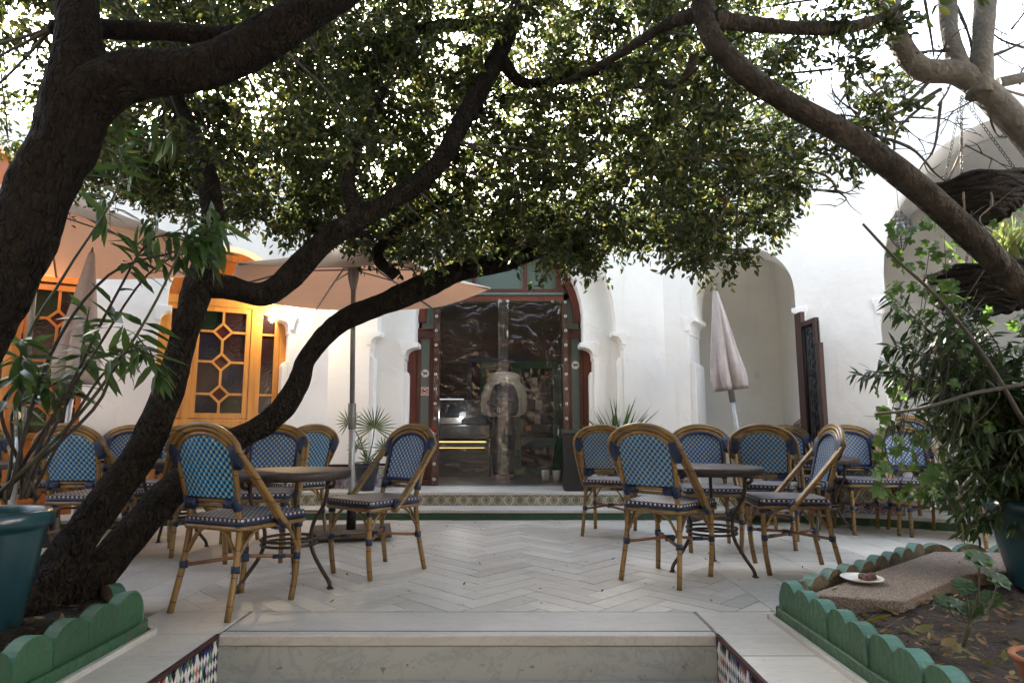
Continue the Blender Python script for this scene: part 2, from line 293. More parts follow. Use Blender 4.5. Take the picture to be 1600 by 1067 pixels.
def cloth_mat(name, col, tr, colt):
    m = mat(name, col, .9, .12, 5, bump=.15, bscale=120); nt = m.node_tree; L = nt.links.new
    out = [n for n in nt.nodes if n.type == 'OUTPUT_MATERIAL'][0]; b = [n for n in nt.nodes if n.type == 'BSDF_PRINCIPLED'][0]
    t = N(nt, 'ShaderNodeBsdfTranslucent'); t.inputs[0].default_value = c4(colt); mx = N(nt, 'ShaderNodeMixShader'); mx.inputs[0].default_value = tr
    L(b.outputs[0], mx.inputs[1]); L(t.outputs[0], mx.inputs[2]); L(mx.outputs[0], out.inputs[0])
cloth_mat('canvas', (.50, .43, .35), .42, (.75, .58, .45)); cloth_mat('canvas_under', (.60, .42, .32), .52, (.82, .58, .44))
mat('canvas_pink', (.46, .41, .41), .9, .2, 5, bump=.15, bscale=90)
mat('pole_grey', (.22, .22, .22), .4, .2, 20, metal=.6)
mat('pole_light', (.42, .45, .48), .4, .15, 20, metal=.4)
mat('base_wood', (.12, .10, .08), .7, .5, 12, bump=.6, bscale=50, stretch=(1, 6, 1))
mat('door_wood', (.095, .022, .013), .42, scale=5, col2=(.055, .014, .010), bump=.3, bscale=40, stretch=(6, 6, .6), coat=.15)
mat('door_red', (.15, .032, .015), .5, scale=5, col2=(.10, .024, .013), bump=.3, bscale=40, stretch=(5, 5, .6))
mat('pine_orange', (.56, .26, .055), .4, scale=4, col2=(.44, .18, .032), bump=.12, bscale=40, stretch=(6, 6, .5), coat=.25)
mat('pine_deep', (.40, .12, .012), .42, scale=4, col2=(.30, .085, .010), bump=.12, bscale=40, stretch=(6, 6, .5), coat=.2)
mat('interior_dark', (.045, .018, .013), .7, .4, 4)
mat('rear_blocker_brown', (.15, .115, .085), .9, .1, 4)
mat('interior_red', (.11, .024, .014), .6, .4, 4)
mat('interior_floor', (.20, .17, .13), .4, .3, 5)
mat('green_door', (.02, .13, .065), .45, .3, 6)
mat('blue_frame', (.02, .035, .11), .5, .3, 8)
mat('counter_metal', (.085, .09, .095), .32, .3, 8, metal=.5)
mat('steel', (.62, .62, .60), .3, .1, 30, metal=.9)
mat('black_plastic', (.012, .013, .015), .45, .3, 12)
mat('wrought_iron', (.012, .010, .010), .55, .3, 30)
mat('gate_wood', (.045, .014, .010), .55, .4, 10)
glass_mat('frost_glass', (.12, .165, .155), .35)
glass_mat('glass_dark', (.022, .010, .011), .08)
glass_mat('glass_green', (.006, .014, .007), .08)
glass_mat('glass_red', (.055, .006, .004), .08)
glass_mat('glass_blue', (.006, .007, .055), .08)
glass_mat('glass_navy', (.008, .009, .022), .08)
glass_mat('glass_amber', (.35, .09, .012), .1)
glass_mat('show_glass', (.04, .045, .05), .05, .7)
plastic_mat('clear_pvc', .009, .075); plastic_mat('clear_pvc_flap', .028, .14)
mat('glaze_teal', (.016, .065, .080), .3, scale=5, col2=(.009, .036, .050), bump=.3, bscale=14, stretch=(1, 1, .35), coat=.4)
mat('terracotta', (.30, .11, .05), .8, .3, 12, bump=.3, bscale=60)
mat('pot_dark', (.012, .016, .035), .25, .3, 6, coat=.3)
mat('white_glaze', (.75, .75, .73), .22, .05, 8)
mat('cat_food', (.13, .045, .032), .55, .5, 40, bump=1, bscale=90)
mat('basket_twig', (.016, .011, .009), .9, .5, 30, bump=.8, bscale=80)
mat('sticker_white', (.78, .78, .76), .5)
mat('sticker_black', (.01, .01, .012), .5)
mat('sticker_red', (.55, .02, .03), .5)
mat('ribbon_red', (.45, .015, .03), .45, .3, 20)
mat('jacket', (.64, .61, .55), .75, .12, 12, bump=.25, bscale=30)
mat('trousers', (.022, .024, .034), .85, .3, 20)
mat('hair_dark', (.015, .012, .011), .7, .3, 40)
mat('skin', (.42, .25, .18), .55, .1, 10)
mat('shoe_pink', (.55, .36, .38), .6, .15, 20)
mat('pack_navy', (.020, .026, .045), .7, .35, 20, bump=.3, bscale=90)
mat('pack_grey', (.12, .125, .15), .7, .3, 20)
mat('tile_navy', (.02, .025, .12), .25, .2, 30, obj_var=.4)
mat('tile_white', (.62, .60, .56), .28, .12, 30, obj_var=.1)
mat('tile_black', (.016, .015, .02), .25, .2, 30, obj_var=.4)
mat('tile_green', (.10, .19, .155), .25, .2, 30, obj_var=.35)
mat('tile_red', (.38, .05, .025), .3, .2, 30, obj_var=.35)
mat('tile_purple', (.055, .035, .16), .28, .2, 30, obj_var=.35)
mat('zellige_bed', (.58, .56, .52), .5, .2, 14)
mat('brick_red', (.21, .065, .045), .8, .4, 30)
mat('border_dark', (.05, .012, .016), .35, .4, 12)
medallion_mat('tile_medallion', (.50, .47, .39), (.06, .075, .085), (.42, .33, .15), (.12, .17, .12))
medallion_mat('tile_floral', (.42, .40, .36), (.04, .06, .20), (.40, .22, .10), (.05, .08, .22))
medallion_mat('tile_star', (.50, .49, .45), (.05, .09, .18), (.16, .22, .24), (.05, .10, .24))
emit('bulb_warm', (1, .72, .38), 6); emit('bulb_cool', (.85, .93, 1), 1.6); emit('strip_warm', (1, .70, .25), .13); emit('strip_white', (.9, .95, 1), .07)
emit('lit_shelf', (1, .5, .12), .10)

# ---------------------------------------------------------------- helpers: geometry
class MB:
    """collects polygons; build() links them as one mesh object"""
    def __init__(s): s.v = []; s.f = []; s.m = []; s.uv = None; s.smooth = []
    def add(s, vs, fs, mi=0, smooth=False):
        o = len(s.v); s.v += [tuple(p) for p in vs]
        for f in fs: s.f.append(tuple(i + o for i in f)); s.m.append(mi); s.smooth.append(smooth)
        return s
    def box(s, x0, x1, y0, y1, z0, z1, mi=0):
        v = [(x, y, z) for z in (z0, z1) for y in (y0, y1) for x in (x0, x1)]
        return s.add(v, [(0, 2, 3, 1), (4, 5, 7, 6), (0, 1, 5, 4), (2, 6, 7, 3), (0, 4, 6, 2), (1, 3, 7, 5)], mi)
    def tube(s, pts, rad, n=8, mi=0, caps=True, wob=0.0, wscale=6.0, ell=None):
        pts = [Vector(p) for p in pts]
        if isinstance(rad, (int, float)): rad = [rad] * len(pts)
        vs = []; fs = []; up = None; k = len(pts)
        for i, p in enumerate(pts):
            t = (pts[min(i + 1, k - 1)] - pts[max(i - 1, 0)])
            if t.length < 1e-9: t = Vector((0, 0, 1))
            t.normalize()
            if up is None:
                up = Vector((0, 0, 1)) if abs(t.z) < .9 else Vector((1, 0, 0))
            a = t.cross(up); 
            if a.length < 1e-6: a = t.cross(Vector((1, 0, 0)))
            a.normalize(); b = a.cross(t).normalized(); up = b
            for j in range(n):
                an = 2 * math.pi * j / n; d = a * math.cos(an) + b * math.sin(an); r = rad[i]
                if wob:
                    q = p + d * r
                    r *= 1 + wob * mnoise.noise(q * wscale * .5) + wob * .5 * mnoise.noise(q * wscale * 1.7) + wob * .9 * abs(mnoise.noise(Vector((math.cos(an) * 2.2, math.sin(an) * 2.2, i * .11 + len(pts))))) - wob * .3
                vs.append(p + d * r)
        for i in range(k - 1):
            for j in range(n):
                fs.append((i * n + j, i * n + (j + 1) % n, (i + 1) * n + (j + 1) % n, (i + 1) * n + j))
        s.add(vs, fs, mi, True)
        if caps:
            o = len(s.v) - len(vs)
            s.f.append(tuple(o + j for j in reversed(range(n)))); s.m.append(mi); s.smooth.append(False)
            s.f.append(tuple(o + (k - 1) * n + j for j in range(n))); s.m.append(mi); s.smooth.append(False)
        return s
    def lathe(s, prof, n=24, mi=0, c=(0, 0, 0), smooth=True, rmod=None):
        vs = []; fs = []
        for (r, z) in prof:
            for j in range(n):
                a = 2 * math.pi * j / n; rr = r * (rmod(a, z) if rmod else 1)
                vs.append((c[0] + rr * math.cos(a), c[1] + rr * math.sin(a), c[2] + z))
        for i in range(len(prof) - 1):
            for j in range(n): fs.append((i * n + j, i * n + (j + 1) % n, (i + 1) * n + (j + 1) % n, (i + 1) * n + j))
        return s.add(vs, fs, mi, smooth)
    def prism(s, outline, O, U, V, W, d, mi=0, mi_side=None, mi_back=None):
        """2-D outline (u, v) laid in frame O,U,V and extruded along W by d"""
        O, U, V, W = map(Vector, (O, U, V, W)); n = len(outline)
        p = [O + U * a + V * b for a, b in outline]; q = [x + W * d for x in p]
        tri = tessellate_polygon([[Vector((a, b, 0)) for a, b in outline]])
        base = p + q
        ar = sum(outline[i][0] * outline[(i + 1) % n][1] - outline[(i + 1) % n][0] * outline[i][1] for i in range(n))
        flip = (U.cross(V).dot(W) > 0) == (ar > 0)
        f1 = [];
        for t in tri:
            a2 = (outline[t[1]][0] - outline[t[0]][0]) * (outline[t[2]][1] - outline[t[0]][1]) - (outline[t[2]][0] - outline[t[0]][0]) * (outline[t[1]][1] - outline[t[0]][1])
            f1.append(tuple(t) if (a2 > 0) == (ar > 0) else tuple(reversed(t)))
        front = [tuple(reversed(t)) if flip else t for t in f1]
        back = [tuple(i + n for i in (t if flip else reversed(t))) for t in f1]
        side = [((i, (i + 1) % n, (i + 1) % n + n, i + n) if flip else (i + n, (i + 1) % n + n, (i + 1) % n, i)) for i in range(n)]
        o = len(s.v); s.v += [tuple(x) for x in base]
        for fs, m_ in ((front, mi), (back, mi if mi_back is None else mi_back), (side, mi if mi_side is None else mi_side)):
            for f in fs: s.f.append(tuple(i + o for i in f)); s.m.append(m_); s.smooth.append(False)
        return s
    def mesh(s, name, mats):
        me = bpy.data.meshes.new(name); me.from_pydata(s.v, [], s.f)
        for m in (mats if isinstance(mats, (list, tuple)) else [mats]): me.materials.append(MATS[m])
        me.polygons.foreach_set('material_index', s.m); me.polygons.foreach_set('use_smooth', s.smooth)
        if s.uv: s.uv(me)
        me.update(); return me
    def build(s, name, mats, parent=None, bevel=0.0):
        o = bpy.data.objects.new(name, s.mesh(name, mats)); COL.objects.link(o)
        if parent is not None: o.parent = parent
        if bevel:
            b = o.modifiers.new('bevel', 'BEVEL'); b.width = bevel; b.segments = 2; b.limit_method = 'ANGLE'; b.angle_limit = R(40)
        return o
def tag(o, label=None, cat=None, group=None, kind=None):
    if label: o['label'] = label
    if cat: o['category'] = cat
    if group: o['group'] = group
    if kind: o['kind'] = kind
    return o
def empty(name, loc=(0, 0, 0), rz=0, label=None, cat=None, group=None, kind=None):
    o = bpy.data.objects.new(name, None); COL.objects.link(o); o.location = loc; o.rotation_euler = (0, 0, rz)
    o.empty_display_size = .1
    return tag(o, label, cat, group, kind)
def inst(name, me, parent=None, loc=(0, 0, 0), rot=(0, 0, 0), sc=(1, 1, 1)):
    o = bpy.data.objects.new(name, me); COL.objects.link(o); o.parent = parent
    o.location = loc; o.rotation_euler = rot; o.scale = sc; return o
def copy_tree(o, parent=None):
    c = o.copy(); COL.objects.link(c); c.parent = parent
    for ch in o.children: copy_tree(ch, c)
    return c
def catmull(pts, per=6):
    P = [np.array(p, float) for p in pts]; P = [2 * P[0] - P[1]] + P + [2 * P[-1] - P[-2]]; out = []
    for i in range(1, len(P) - 2):
        for k in range(per):
            t = k / per; a, b, c, d = P[i - 1:i + 3]
            out.append(.5 * (2 * b + (c - a) * t + (2 * a - 5 * b + 4 * c - d) * t * t + (3 * b - a - 3 * c + d) * t ** 3))
    out.append(P[-2]); return out
def arc(cx, cy, r, a0, a1, n): return [(cx + r * math.cos(a0 + (a1 - a0) * i / n), cy + r * math.sin(a0 + (a1 - a0) * i / n)) for i in range(n + 1)]

# ================================================================= GROUND
PLAT1, PLAT2 = 0.10, 0.24
WELL_X0, WELL_X1, WELL_Y = -1.29, 0.90, 2.97
ground = tag(MB().box(-40, 40, -40, 60, -1.4, -0.86).build('lower_ground', 'grout'), kind='structure')
patio = empty('patio_floor', kind='structure')
bed = MB()
bed.box(-7.5, 7.5, WELL_Y + .0, 6.9, -.5, -.008); bed.box(-7.5, WELL_X0, -1.0, WELL_Y, -.5, -.008); bed.box(WELL_X1, 7.5, -1.0, WELL_Y, -.5, -.008)
bed.build('bedding', 'grout', patio)

def clip_poly(poly, x0, x1, y0, y1):
    def cl(p, ins, cut):
        out = []
        for i in range(len(p)):
            a, b = p[i], p[(i + 1) % len(p)]; ia, ib = ins(a), ins(b)
            if ia: out.append(a)
            if ia != ib: out.append(cut(a, b))
        return out
    def cx(v): return lambda a, b: (v, a[1] + (b[1] - a[1]) * (v - a[0]) / (b[0] - a[0]))
    def cy(v): return lambda a, b: (a[0] + (b[0] - a[0]) * (v - a[1]) / (b[1] - a[1]), v)
    for ins, cut in ((lambda p: p[0] >= x0, cx(x0)), (lambda p: p[0] <= x1, cx(x1)), (lambda p: p[1] >= y0, cy(y0)), (lambda p: p[1] <= y1, cy(y1))):
        if poly: poly = cl(poly, ins, cut)
    return poly
tiles = []           # polygons
HX0, HX1, HY0, HY1 = -1.75, 1.30, 3.32, 6.5
TL, TW, J = .48, .12, .0022
c45 = math.cos(R(45))
for i in range(-60, 60):
    for j in range(-60, 60):
        for kind in (0, 1):
            # classic herringbone lattice, 4:1 tiles
            n = 4
            bx, by = (i * TW + j * 0), 0
            if kind == 0: ox, oy, w, h = (i + j * n) * TW, (i - j * n) * TW, TL, TW
            else: ox, oy, w, h = (i + j * n) * TW - 0, (i - j * n + 1) * TW, TW, TL
            q = [(ox + J, oy + J), (ox + w - J, oy + J), (ox + w - J, oy + h - J), (ox + J, oy + h - J)]
            if kind == 1: q = [(ox + J, oy + J), (ox + w - J, oy + J), (ox + w - J, oy + h - J), (ox + J, oy + h - J)]
            p = [((a - b) * c45 - .2, (a + b) * c45 + 4.9) for a, b in q]
            if max(x for x, _ in p) < HX0 or min(x for x, _ in p) > HX1 or max(y for _, y in p) < HY0 or min(y for _, y in p) > HY1: continue
            p = clip_poly(p, HX0 + J, HX1 - J, HY0 + J, HY1 - J)
            if len(p) >= 3:
                A = abs(sum(p[k][0] * p[(k + 1) % len(p)][1] - p[(k + 1) % len(p)][0] * p[k][1] for k in range(len(p)))) / 2
                if A > .0008: tiles.append((p, A))
def grid_tiles(x0, x1, y0, y1, w, l, stagger=.5, along='y'):
    k = 0; x = x0
    while x < x1 - .02:
        xe = min(x + w, x1); y = y0 - (stagger * l if k % 2 else 0)
        while y < y1:
            a, b = max(y, y0), min(y + l, y1)
            if b - a > .03: tiles.append(([(x + J, a + J), (xe - J, a + J), (xe - J, b - J), (x + J, b - J)], (xe - x) * (b - a)))
            y += l
        x += w; k += 1
grid_tiles(1.30, 4.9, 3.32, 6.9, .30, .60)
grid_tiles(-4.75, -1.75, 3.32, 6.9, .30, .60)
for xa, xb in ((-1.62, WELL_X0 - .012), (WELL_X1 + .012, 1.27)): grid_tiles(xa, xb, .6, WELL_Y + .0, xb - xa, .30)
grid_tiles(-1.75, WELL_X0 - .012, WELL_Y, 3.32, .46, .35); grid_tiles(WELL_X1 + .012, 1.30, WELL_Y, 3.32, .4, .35)
def scr(p):
    cxm = sum(a for a, _ in p) / len(p); cym = sum(b for _, b in p) / len(p)
    return cym + .5 * abs(cxm)
tiles.sort(key=lambda t: t[1] / scr(t[0]) ** 3, reverse=True)
rest = MB()
for k, (p, A) in enumerate(tiles):
    cxm = sum(a for a, _ in p) / len(p); cym = sum(b for _, b in p) / len(p)
    dz = random.uniform(-.0012, .0008)
    if k < 300:
        m_ = MB().prism([(a - cxm, b - cym) for a, b in p], (0, 0, -.02), (1, 0, 0), (0, 1, 0), (0, 0, 1), .02 + dz)
        o = m_.build('floor_tile', 'marble_tile', patio); o.location = (cxm, cym, 0)
    else: rest.prism(p, (0, 0, -.02), (1, 0, 0), (0, 1, 0), (0, 0, 1), .02 + dz)
if rest.v: tag(rest.build('far_floor_tiles', 'marble_tile', patio), kind='stuff')

# front stairs: top slab with nosing, riser, lower treads going down toward the viewer
stairs = empty('front_steps', kind='structure')
MB().box(WELL_X0 + .004, WELL_X1 - .004, WELL_Y - .02, 3.315, -.045, .001).build('top_slab', 'marble_tread', stairs, .006)
MB().box(WELL_X0 + .004, WELL_X1 - .004, 3.3165, 3.322, -.02, -.001).build('inlay_line', 'border_dark', stairs)
MB().box(WELL_X0 + .002, WELL_X1 - .002, WELL_Y + .035, WELL_Y + .042, -.002, .0022).build('inlay_line', 'border_dark', stairs)
for k in range(5):
    z = -.185 - k * .17; y1 = WELL_Y - k * .32
    MB().box(WELL_X0 + .004, WELL_X1 - .004, y1 - .014, y1 - .002, z, z + (.138 if k == 0 else .128)).build('riser', 'marble_slab', stairs)
    MB().box(WELL_X0 + .004, WELL_X1 - .004, y1 - .34, y1 - .003, z - .04, z - .001).build('tread', 'marble_slab', stairs, .005)
# zellige side walls of the stair well
lz = MB().prism([(-.5, 0), (0, -.5), (.5, 0), (0, .5)], (0, 0, 0), (.0245, 0, 0), (0, 0, .047), (0, 1, 0), -.004)
LOZ = [lz.mesh('lozenge', m) for m in ('tile_navy', 'tile_green', 'tile_black', 'tile_purple', 'tile_red', 'tile_white')]
for side, X in ((1, WELL_X0), (-1, WELL_X1)):
    w = MB()
    if side > 0: w.box(X - .25, X, -1.0, WELL_Y - .001, -.86, -.004)
    else: w.box(X, X + .25, -1.0, WELL_Y - .001, -.86, -.004)
    wall = w.build('stair_wall', 'zellige_bed')
    tag(wall, 'low stair wall of small coloured lozenge tiles, ' + ('left' if side > 0 else 'right') + ' of the marble step', 'wall', 'tiled walls beside the front steps')
    MB().box(X - .012 if side > 0 else X - .004, X + .004 if side > 0 else X + .012, -.9, WELL_Y + .0, -.014, .002).build('edge_trim', 'border_dark', wall)
    for a in range(29):
        for b in range(10):
            yy = WELL_Y - .020 - a * .0262 - (b % 2) * .0131; zz = -.036 - b * .0246
            pr = random.random(); me = LOZ[5] if (b % 2 if random.random() < .85 else random.random() < .5) else LOZ[0] if pr < .25 else LOZ[1] if pr < .55 else LOZ[2] if pr < .72 else LOZ[3] if pr < .92 else LOZ[4]
            inst('lozenge_tile', me, wall, (X, yy, zz), (0, 0, R(90) if side > 0 else R(-90)))

# ================================================================= RAISED BEDS
def edging(parent, A, B, n, h, mats, lo=0.0):
    """a run of scalloped edging blocks from A to B, painted side on the left of A->B"""
    A, B = Vector(A), Vector(B); d = (B - A); Ln = d.length; d.normalize(); nrm = Vector((-d.y, d.x, 0)); w = Ln / n; r = w * .5
    ol = [(-w / 2 + .0015, 0)] + [(w / 2 - .0015, 0)] + [(w / 2 - .0015, h - r * .72)] + [((r - .002) * math.cos(t), h - r * .72 + r * .72 * math.sin(t)) for t in np.linspace(.12, math.pi - .12, 11)] + [(-w / 2 + .0015, h - r * .72)]
    me = MB().prism(ol, (0, .0, 0), (1, 0, 0), (0, 0, 1), (0, -1, 0), .055, 0, 1, 2)
    me = me.mesh('edging_block', mats)
    ang = math.atan2(d.y, d.x)
    for i in range(n):
        p = A + d * (w * (i + .5))
        o = inst('edging_block', me, parent, (p.x + nrm.x * random.uniform(-.004, .004), p.y + nrm.y * random.uniform(-.004, .004), lo + random.uniform(-.004, .004)), (random.uniform(-.02, .02), 0, ang + random.uniform(-.015, .015)))
    ol2 = [(0, 0), (Ln, 0), (Ln, .055), (0, .055)]
    MB().prism([(0, 0), (Ln, 0), (Ln, .06), (0, .06)], A + nrm * .022, d, (0, 0, 1), -nrm, .02, 0).build('base_ledge', mats[0], parent, .006)
    MB().prism([(-.03, -.01), (Ln + .03, -.01), (Ln + .03, .022), (-.03, .022)], A + nrm * .05, d, (0, 0, 1), -nrm, .026, 0).build('base_plinth', 'marble_tread', parent, .004)
def soil_sheet(poly, z, parent_name, kind='structure'):
    xs = [p[0] for p in poly]; ys = [p[1] for p in poly]
    bm = bmesh.new(); st = .045
    def inside(x, y):
        c = False; n = len(poly)
        for i in range(n):
            (xa, ya), (xb, yb) = poly[i], poly[(i + 1) % n]
            if (ya > y) != (yb > y) and x < (xb - xa) * (y - ya) / (yb - ya) + xa: c = not c
        return c
    V = {}
    nx = int((max(xs) - min(xs)) / st) + 2; ny = int((max(ys) - min(ys)) / st) + 2
    for i in range(nx):
        for j in range(ny):
            x = min(xs) + i * st; y = min(ys) + j * st
            zz = z + .03 * mnoise.noise(Vector((x * 3, y * 3, 0))) + .018 * mnoise.noise(Vector((x * 9, y * 9, 3))) + .008 * mnoise.noise(Vector((x * 27, y * 27, 3)))
            V[i, j] = (x, y, zz)
    idx = {}
    for i in range(nx - 1):
        for j in range(ny - 1):
            if inside(V[i, j][0] + st / 2, V[i, j][1] + st / 2):
                q = []
                for k in ((i, j), (i + 1, j), (i + 1, j + 1), (i, j + 1)):
                    if k not in idx: idx[k] = bm.verts.new(V[k])
                    q.append(idx[k])
                f = bm.faces.new(q); f.smooth = True
    me = bpy.data.meshes.new(parent_name); bm.to_mesh(me); me.materials.append(MATS['soil'])
    o = bpy.data.objects.new(parent_name, me); COL.objects.link(o); return tag(o, kind=kind)
GB = ['green_paint', 'teal_paint', 'raw_block']
bedR = empty('bed_border', (0, 0, 0), 0, 'green scalloped edging of the right flower bed, bare brown on its inner side', 'bed border')
edging(bedR, (1.27, .9, 0), (1.27, 3.16, 0), 15, .19, GB)
edging(bedR, (1.27, 3.18, 0), (2.62, 4.30, 0), 9, .17, GB)
edging(bedR, (2.63, 4.32, 0), (4.6, 4.22, 0), 9, .16, GB)
soil_sheet([(1.31, .9), (1.31, 3.14), (2.65, 4.26), (4.6, 4.18), (4.6, .9)], .062, 'flower_bed_soil')
bedL = empty('bed_border', (0, 0, 0), 0, 'green scalloped edging of the left flower bed below the leaning trunks', 'bed border')
edging(bedL, (-1.62, 2.95, 0), (-1.62, .9, 0), 11, .2, GB)
edging(bedL, (-2.75, 3.95, 0), (-1.63, 2.97, 0), 7, .17, GB)
edging(bedL, (-4.6, 3.9, 0), (-2.77, 3.97, 0), 9, .16, GB)
soil_sheet([(-1.66, .9), (-1.66, 2.93), (-2.77, 3.9), (-4.6, 3.86), (-4.6, .9)], .085, 'flower_bed_soil')

# ================================================================= PLATFORM with tiled risers
plat = empty('terrace', kind='structure')
line1 = [(-5.6, 4.9), (-4.15, 5.65), (-2.6, 6.42), (-2.2, 6.5), (1.9, 6.5), (2.4, 6.42), (3.4, 6.08), (4.15, 5.65), (5.6, 4.9)]
line2 = [(-2.35, 6.80), (2.05, 6.80)]
MB().prism(line1 + [(7.5, 4.9), (7.5, 12.5), (-7.5, 12.5), (-7.5, 4.9)], (0, 0, -.3), (1, 0, 0), (0, 1, 0), (0, 0, 1), .3 + PLAT1 - .03).build('base', 'green_paint', plat)
off = [(x * 1.004, y - .025) for x, y in line1]
MB().prism(off + [(7.5, 4.87), (7.5, 12.4), (-7.5, 12.4), (-7.5, 4.87)], (0, 0, PLAT1 - .03), (1, 0, 0), (0, 1, 0), (0, 0, 1), .03).build('tread', 'marble_tread', plat, .004)
top_poly = [(-3.1, 6.5 + .06), (-2.32, 6.84), (2.02, 6.84), (2.75, 6.56), (3.3, 6.3), (7.4, 6.3), (7.4, 12.3), (-7.4, 12.3), (-7.4, 6.5)]
MB().prism(top_poly, (0, 0, PLAT1), (1, 0, 0), (0, 1, 0), (0, 0, 1), PLAT2 - PLAT1 - .03).build('upper_base', 'grout', plat)
MB().prism([(x, y - .03) for x, y in top_poly], (0, 0, PLAT2 - .03), (1, 0, 0), (0, 1, 0), (0, 0, 1), .03).build('tread', 'marble_tread', plat, .004)
def uv_front(me):
    uvl = me.uv_layers.new(name='UVMap'); 
    for po in me.polygons:
        for li in po.loop_indices:
            co = me.vertices[me.loops[li].vertex_index].co
            uvl.data[li].uv = (co.x / TSX[0] + .5, co.z / TSX[1])
TSX = [.12, .105]
def tile_mesh(w, h, m):
    TSX[0] = w; TSX[1] = h
    b = MB().box(-w / 2 + .0012, w / 2 - .0012, -.006, 0, .0012, h - .0012); b.uv = uv_front; return b.mesh('wall_tile', m)
T_MED = tile_mesh(.118, .108, 'tile_medallion')
def tile_run(parent, A, B, z, me, w, name='riser_tile'):
    A, B = Vector((A[0], A[1], 0)), Vector((B[0], B[1], 0)); d = B - A; n = max(1, round(d.length / w)); sx = d.length / n / w; ang = math.atan2(d.y, d.x)
    for i in range(n):
        p = A + d * ((i + .5) / n)
        inst(name, me, parent, (p.x, p.y, z + .001), (random.uniform(-.012, .012), 0, ang), (sx, 1, 1))
tile_run(plat, (-3.1, 6.558), (-2.32, 6.838), PLAT1, T_MED, .118)
tile_run(plat, (-2.32, 6.838), (2.02, 6.838), PLAT1, T_MED, .118)
tile_run(plat, (2.02, 6.838), (2.75, 6.558), PLAT1, T_MED, .118)

# ================================================================= FACADE
WT = 4.4; WTC = 3.5
def opening_outline(s0, s1, zc, inset, zs, rise=None, n=22, z0=0):
    """left jamb up, curved corbel, stilted round arch, down again"""
    a = (s1 - s0) / 2 - inset; sc = (s0 + s1) / 2; b = rise or a
    L_ = [(s0, z0), (s0, zc - .20), (s0 + .012, zc - .195), (s0 + .012, zc - .10)]
    L_ += [(s0 + .012 + (inset - .012) * (1 - math.cos(t)), zc - .10 + .075 * math.sin(t)) for t in np.linspace(.2, math.pi / 2, 5)]
    L_ += [(s0 + inset + .004, zc - .02), (s0 + inset + .004, zc), (s0 + inset - .004, zc + .004), (s0 + inset - .004, zs)]
    A_ = [(sc - a * math.cos(t), zs + b * math.sin(t)) for t in np.linspace(.04, math.pi - .04, n)]
    R_ = [(2 * sc - x, z) for x, z in reversed(L_)]
    return L_ + A_ + R_
def facet(name, O, ang, Ln, thick, opens, label, z0=0.0, ztop=WT, cat='wall', s_start=0.0, m='plaster', extra=0.0):
    d = Vector((math.cos(ang), math.sin(ang), 0)); n = Vector((-d.y, d.x, 0))      # n points into the wall (away from the court)
    ol = [(s_start, z0)]
    for op in opens: ol += opening_outline(*op[:5], rise=op[5] if len(op) > 5 else None, z0=z0)
    ol += [(Ln + extra, z0), (Ln + extra, ztop), (s_start, ztop)]
    o = MB().prism(ol, (O[0], O[1], 0), d, (0, 0, 1), n, thick).build(name, m, None, .012)
    tag(o, label, cat)
    def P(s, dep, z): return Vector((O[0], O[1], 0)) + d * s + n * dep + Vector((0, 0, z))
    def corbel(s, sgn, zc, inset, t):
        # moulded block under the arch, slightly proud of the wall face on front
        prof = [(0, 0), (0, -.085), (-sgn * .0, -.085)]
        pr = [(-sgn * .06, 0), (-sgn * .06, -.045), (-sgn * .05, -.055), (-sgn * .035, -.12), (-sgn * .035, -.15), (sgn * .014, -.15), (sgn * .014, -.13)]
        pr += [(sgn * (.016 + (inset + .01) * (1 - math.cos(t_))), -.13 + .075 * math.sin(t_)) for t_ in np.linspace(.15, math.pi / 2, 6)]
        pr += [(sgn * (inset + .036), -.045), (sgn * (inset + .036), 0)]
        MB().prism(pr, P(s, -.016, zc), d, (0, 0, 1), n, t + .012).build('corbel', m, o, .004)
    for op in opens:
        corbel(op[0], 1, op[2], op[3], thick); corbel(op[1], -1, op[2], op[3], thick)
    return o, P, d, n
YF = 7.15
X_L, X_R = -2.06, 1.72
# outer order (proud layer) with the wide blind arch
wall_c, PC, dC, nC = facet('facade_wall', (X_L, YF), 0, X_R - X_L, .2, [(X_L * -1 - 1.60, X_L * -1 + 1.25, 1.98, .085, 2.12)],
                           'white plastered facade wall with stepped arch round the red-brown door', z0=.0, s_start=-.12, extra=.12, ztop=WTC)
# inner order
wall_i, PI_, dI, nI = facet('arch_surround', (X_L + .1, YF + .2), 0, X_R - X_L - .2, .32, [(-X_L - .1 - 1.245, -X_L - .1 + .945, 1.88, .125, 2.2)],
                            'inner white arch step directly framing the red-brown door', z0=.0, ztop=WTC - .1)
AR = R(-30)
wall_r, PR_, dR, nR = facet('facade_wall', (X_R, YF), AR, 5.2, .48, [(.27, 1.42, 2.12, .05, 2.30), (2.12, 4.5, 2.14, .06, 2.42, 1.32)],
                            'white plastered wall right of the door, with a narrow arched alcove and a wide arch')
AL = R(30)
ol0 = 5.2
OLx, OLy = X_L - 5.2 * math.cos(AL), YF - 5.2 * math.sin(AL)
wall_l, PL_, dL, nL = facet('facade_wall', (OLx, OLy), AL, 5.2, .48, [(5.2 - 4.6, 5.2 - 2.28, 2.10, .06, 2.3, 1.25), (5.2 - 1.69, 5.2 - .43, 2.12, .07, 2.25)],
                            'white plastered wall left of the door, its arches filled with orange joinery', ztop=3.75)
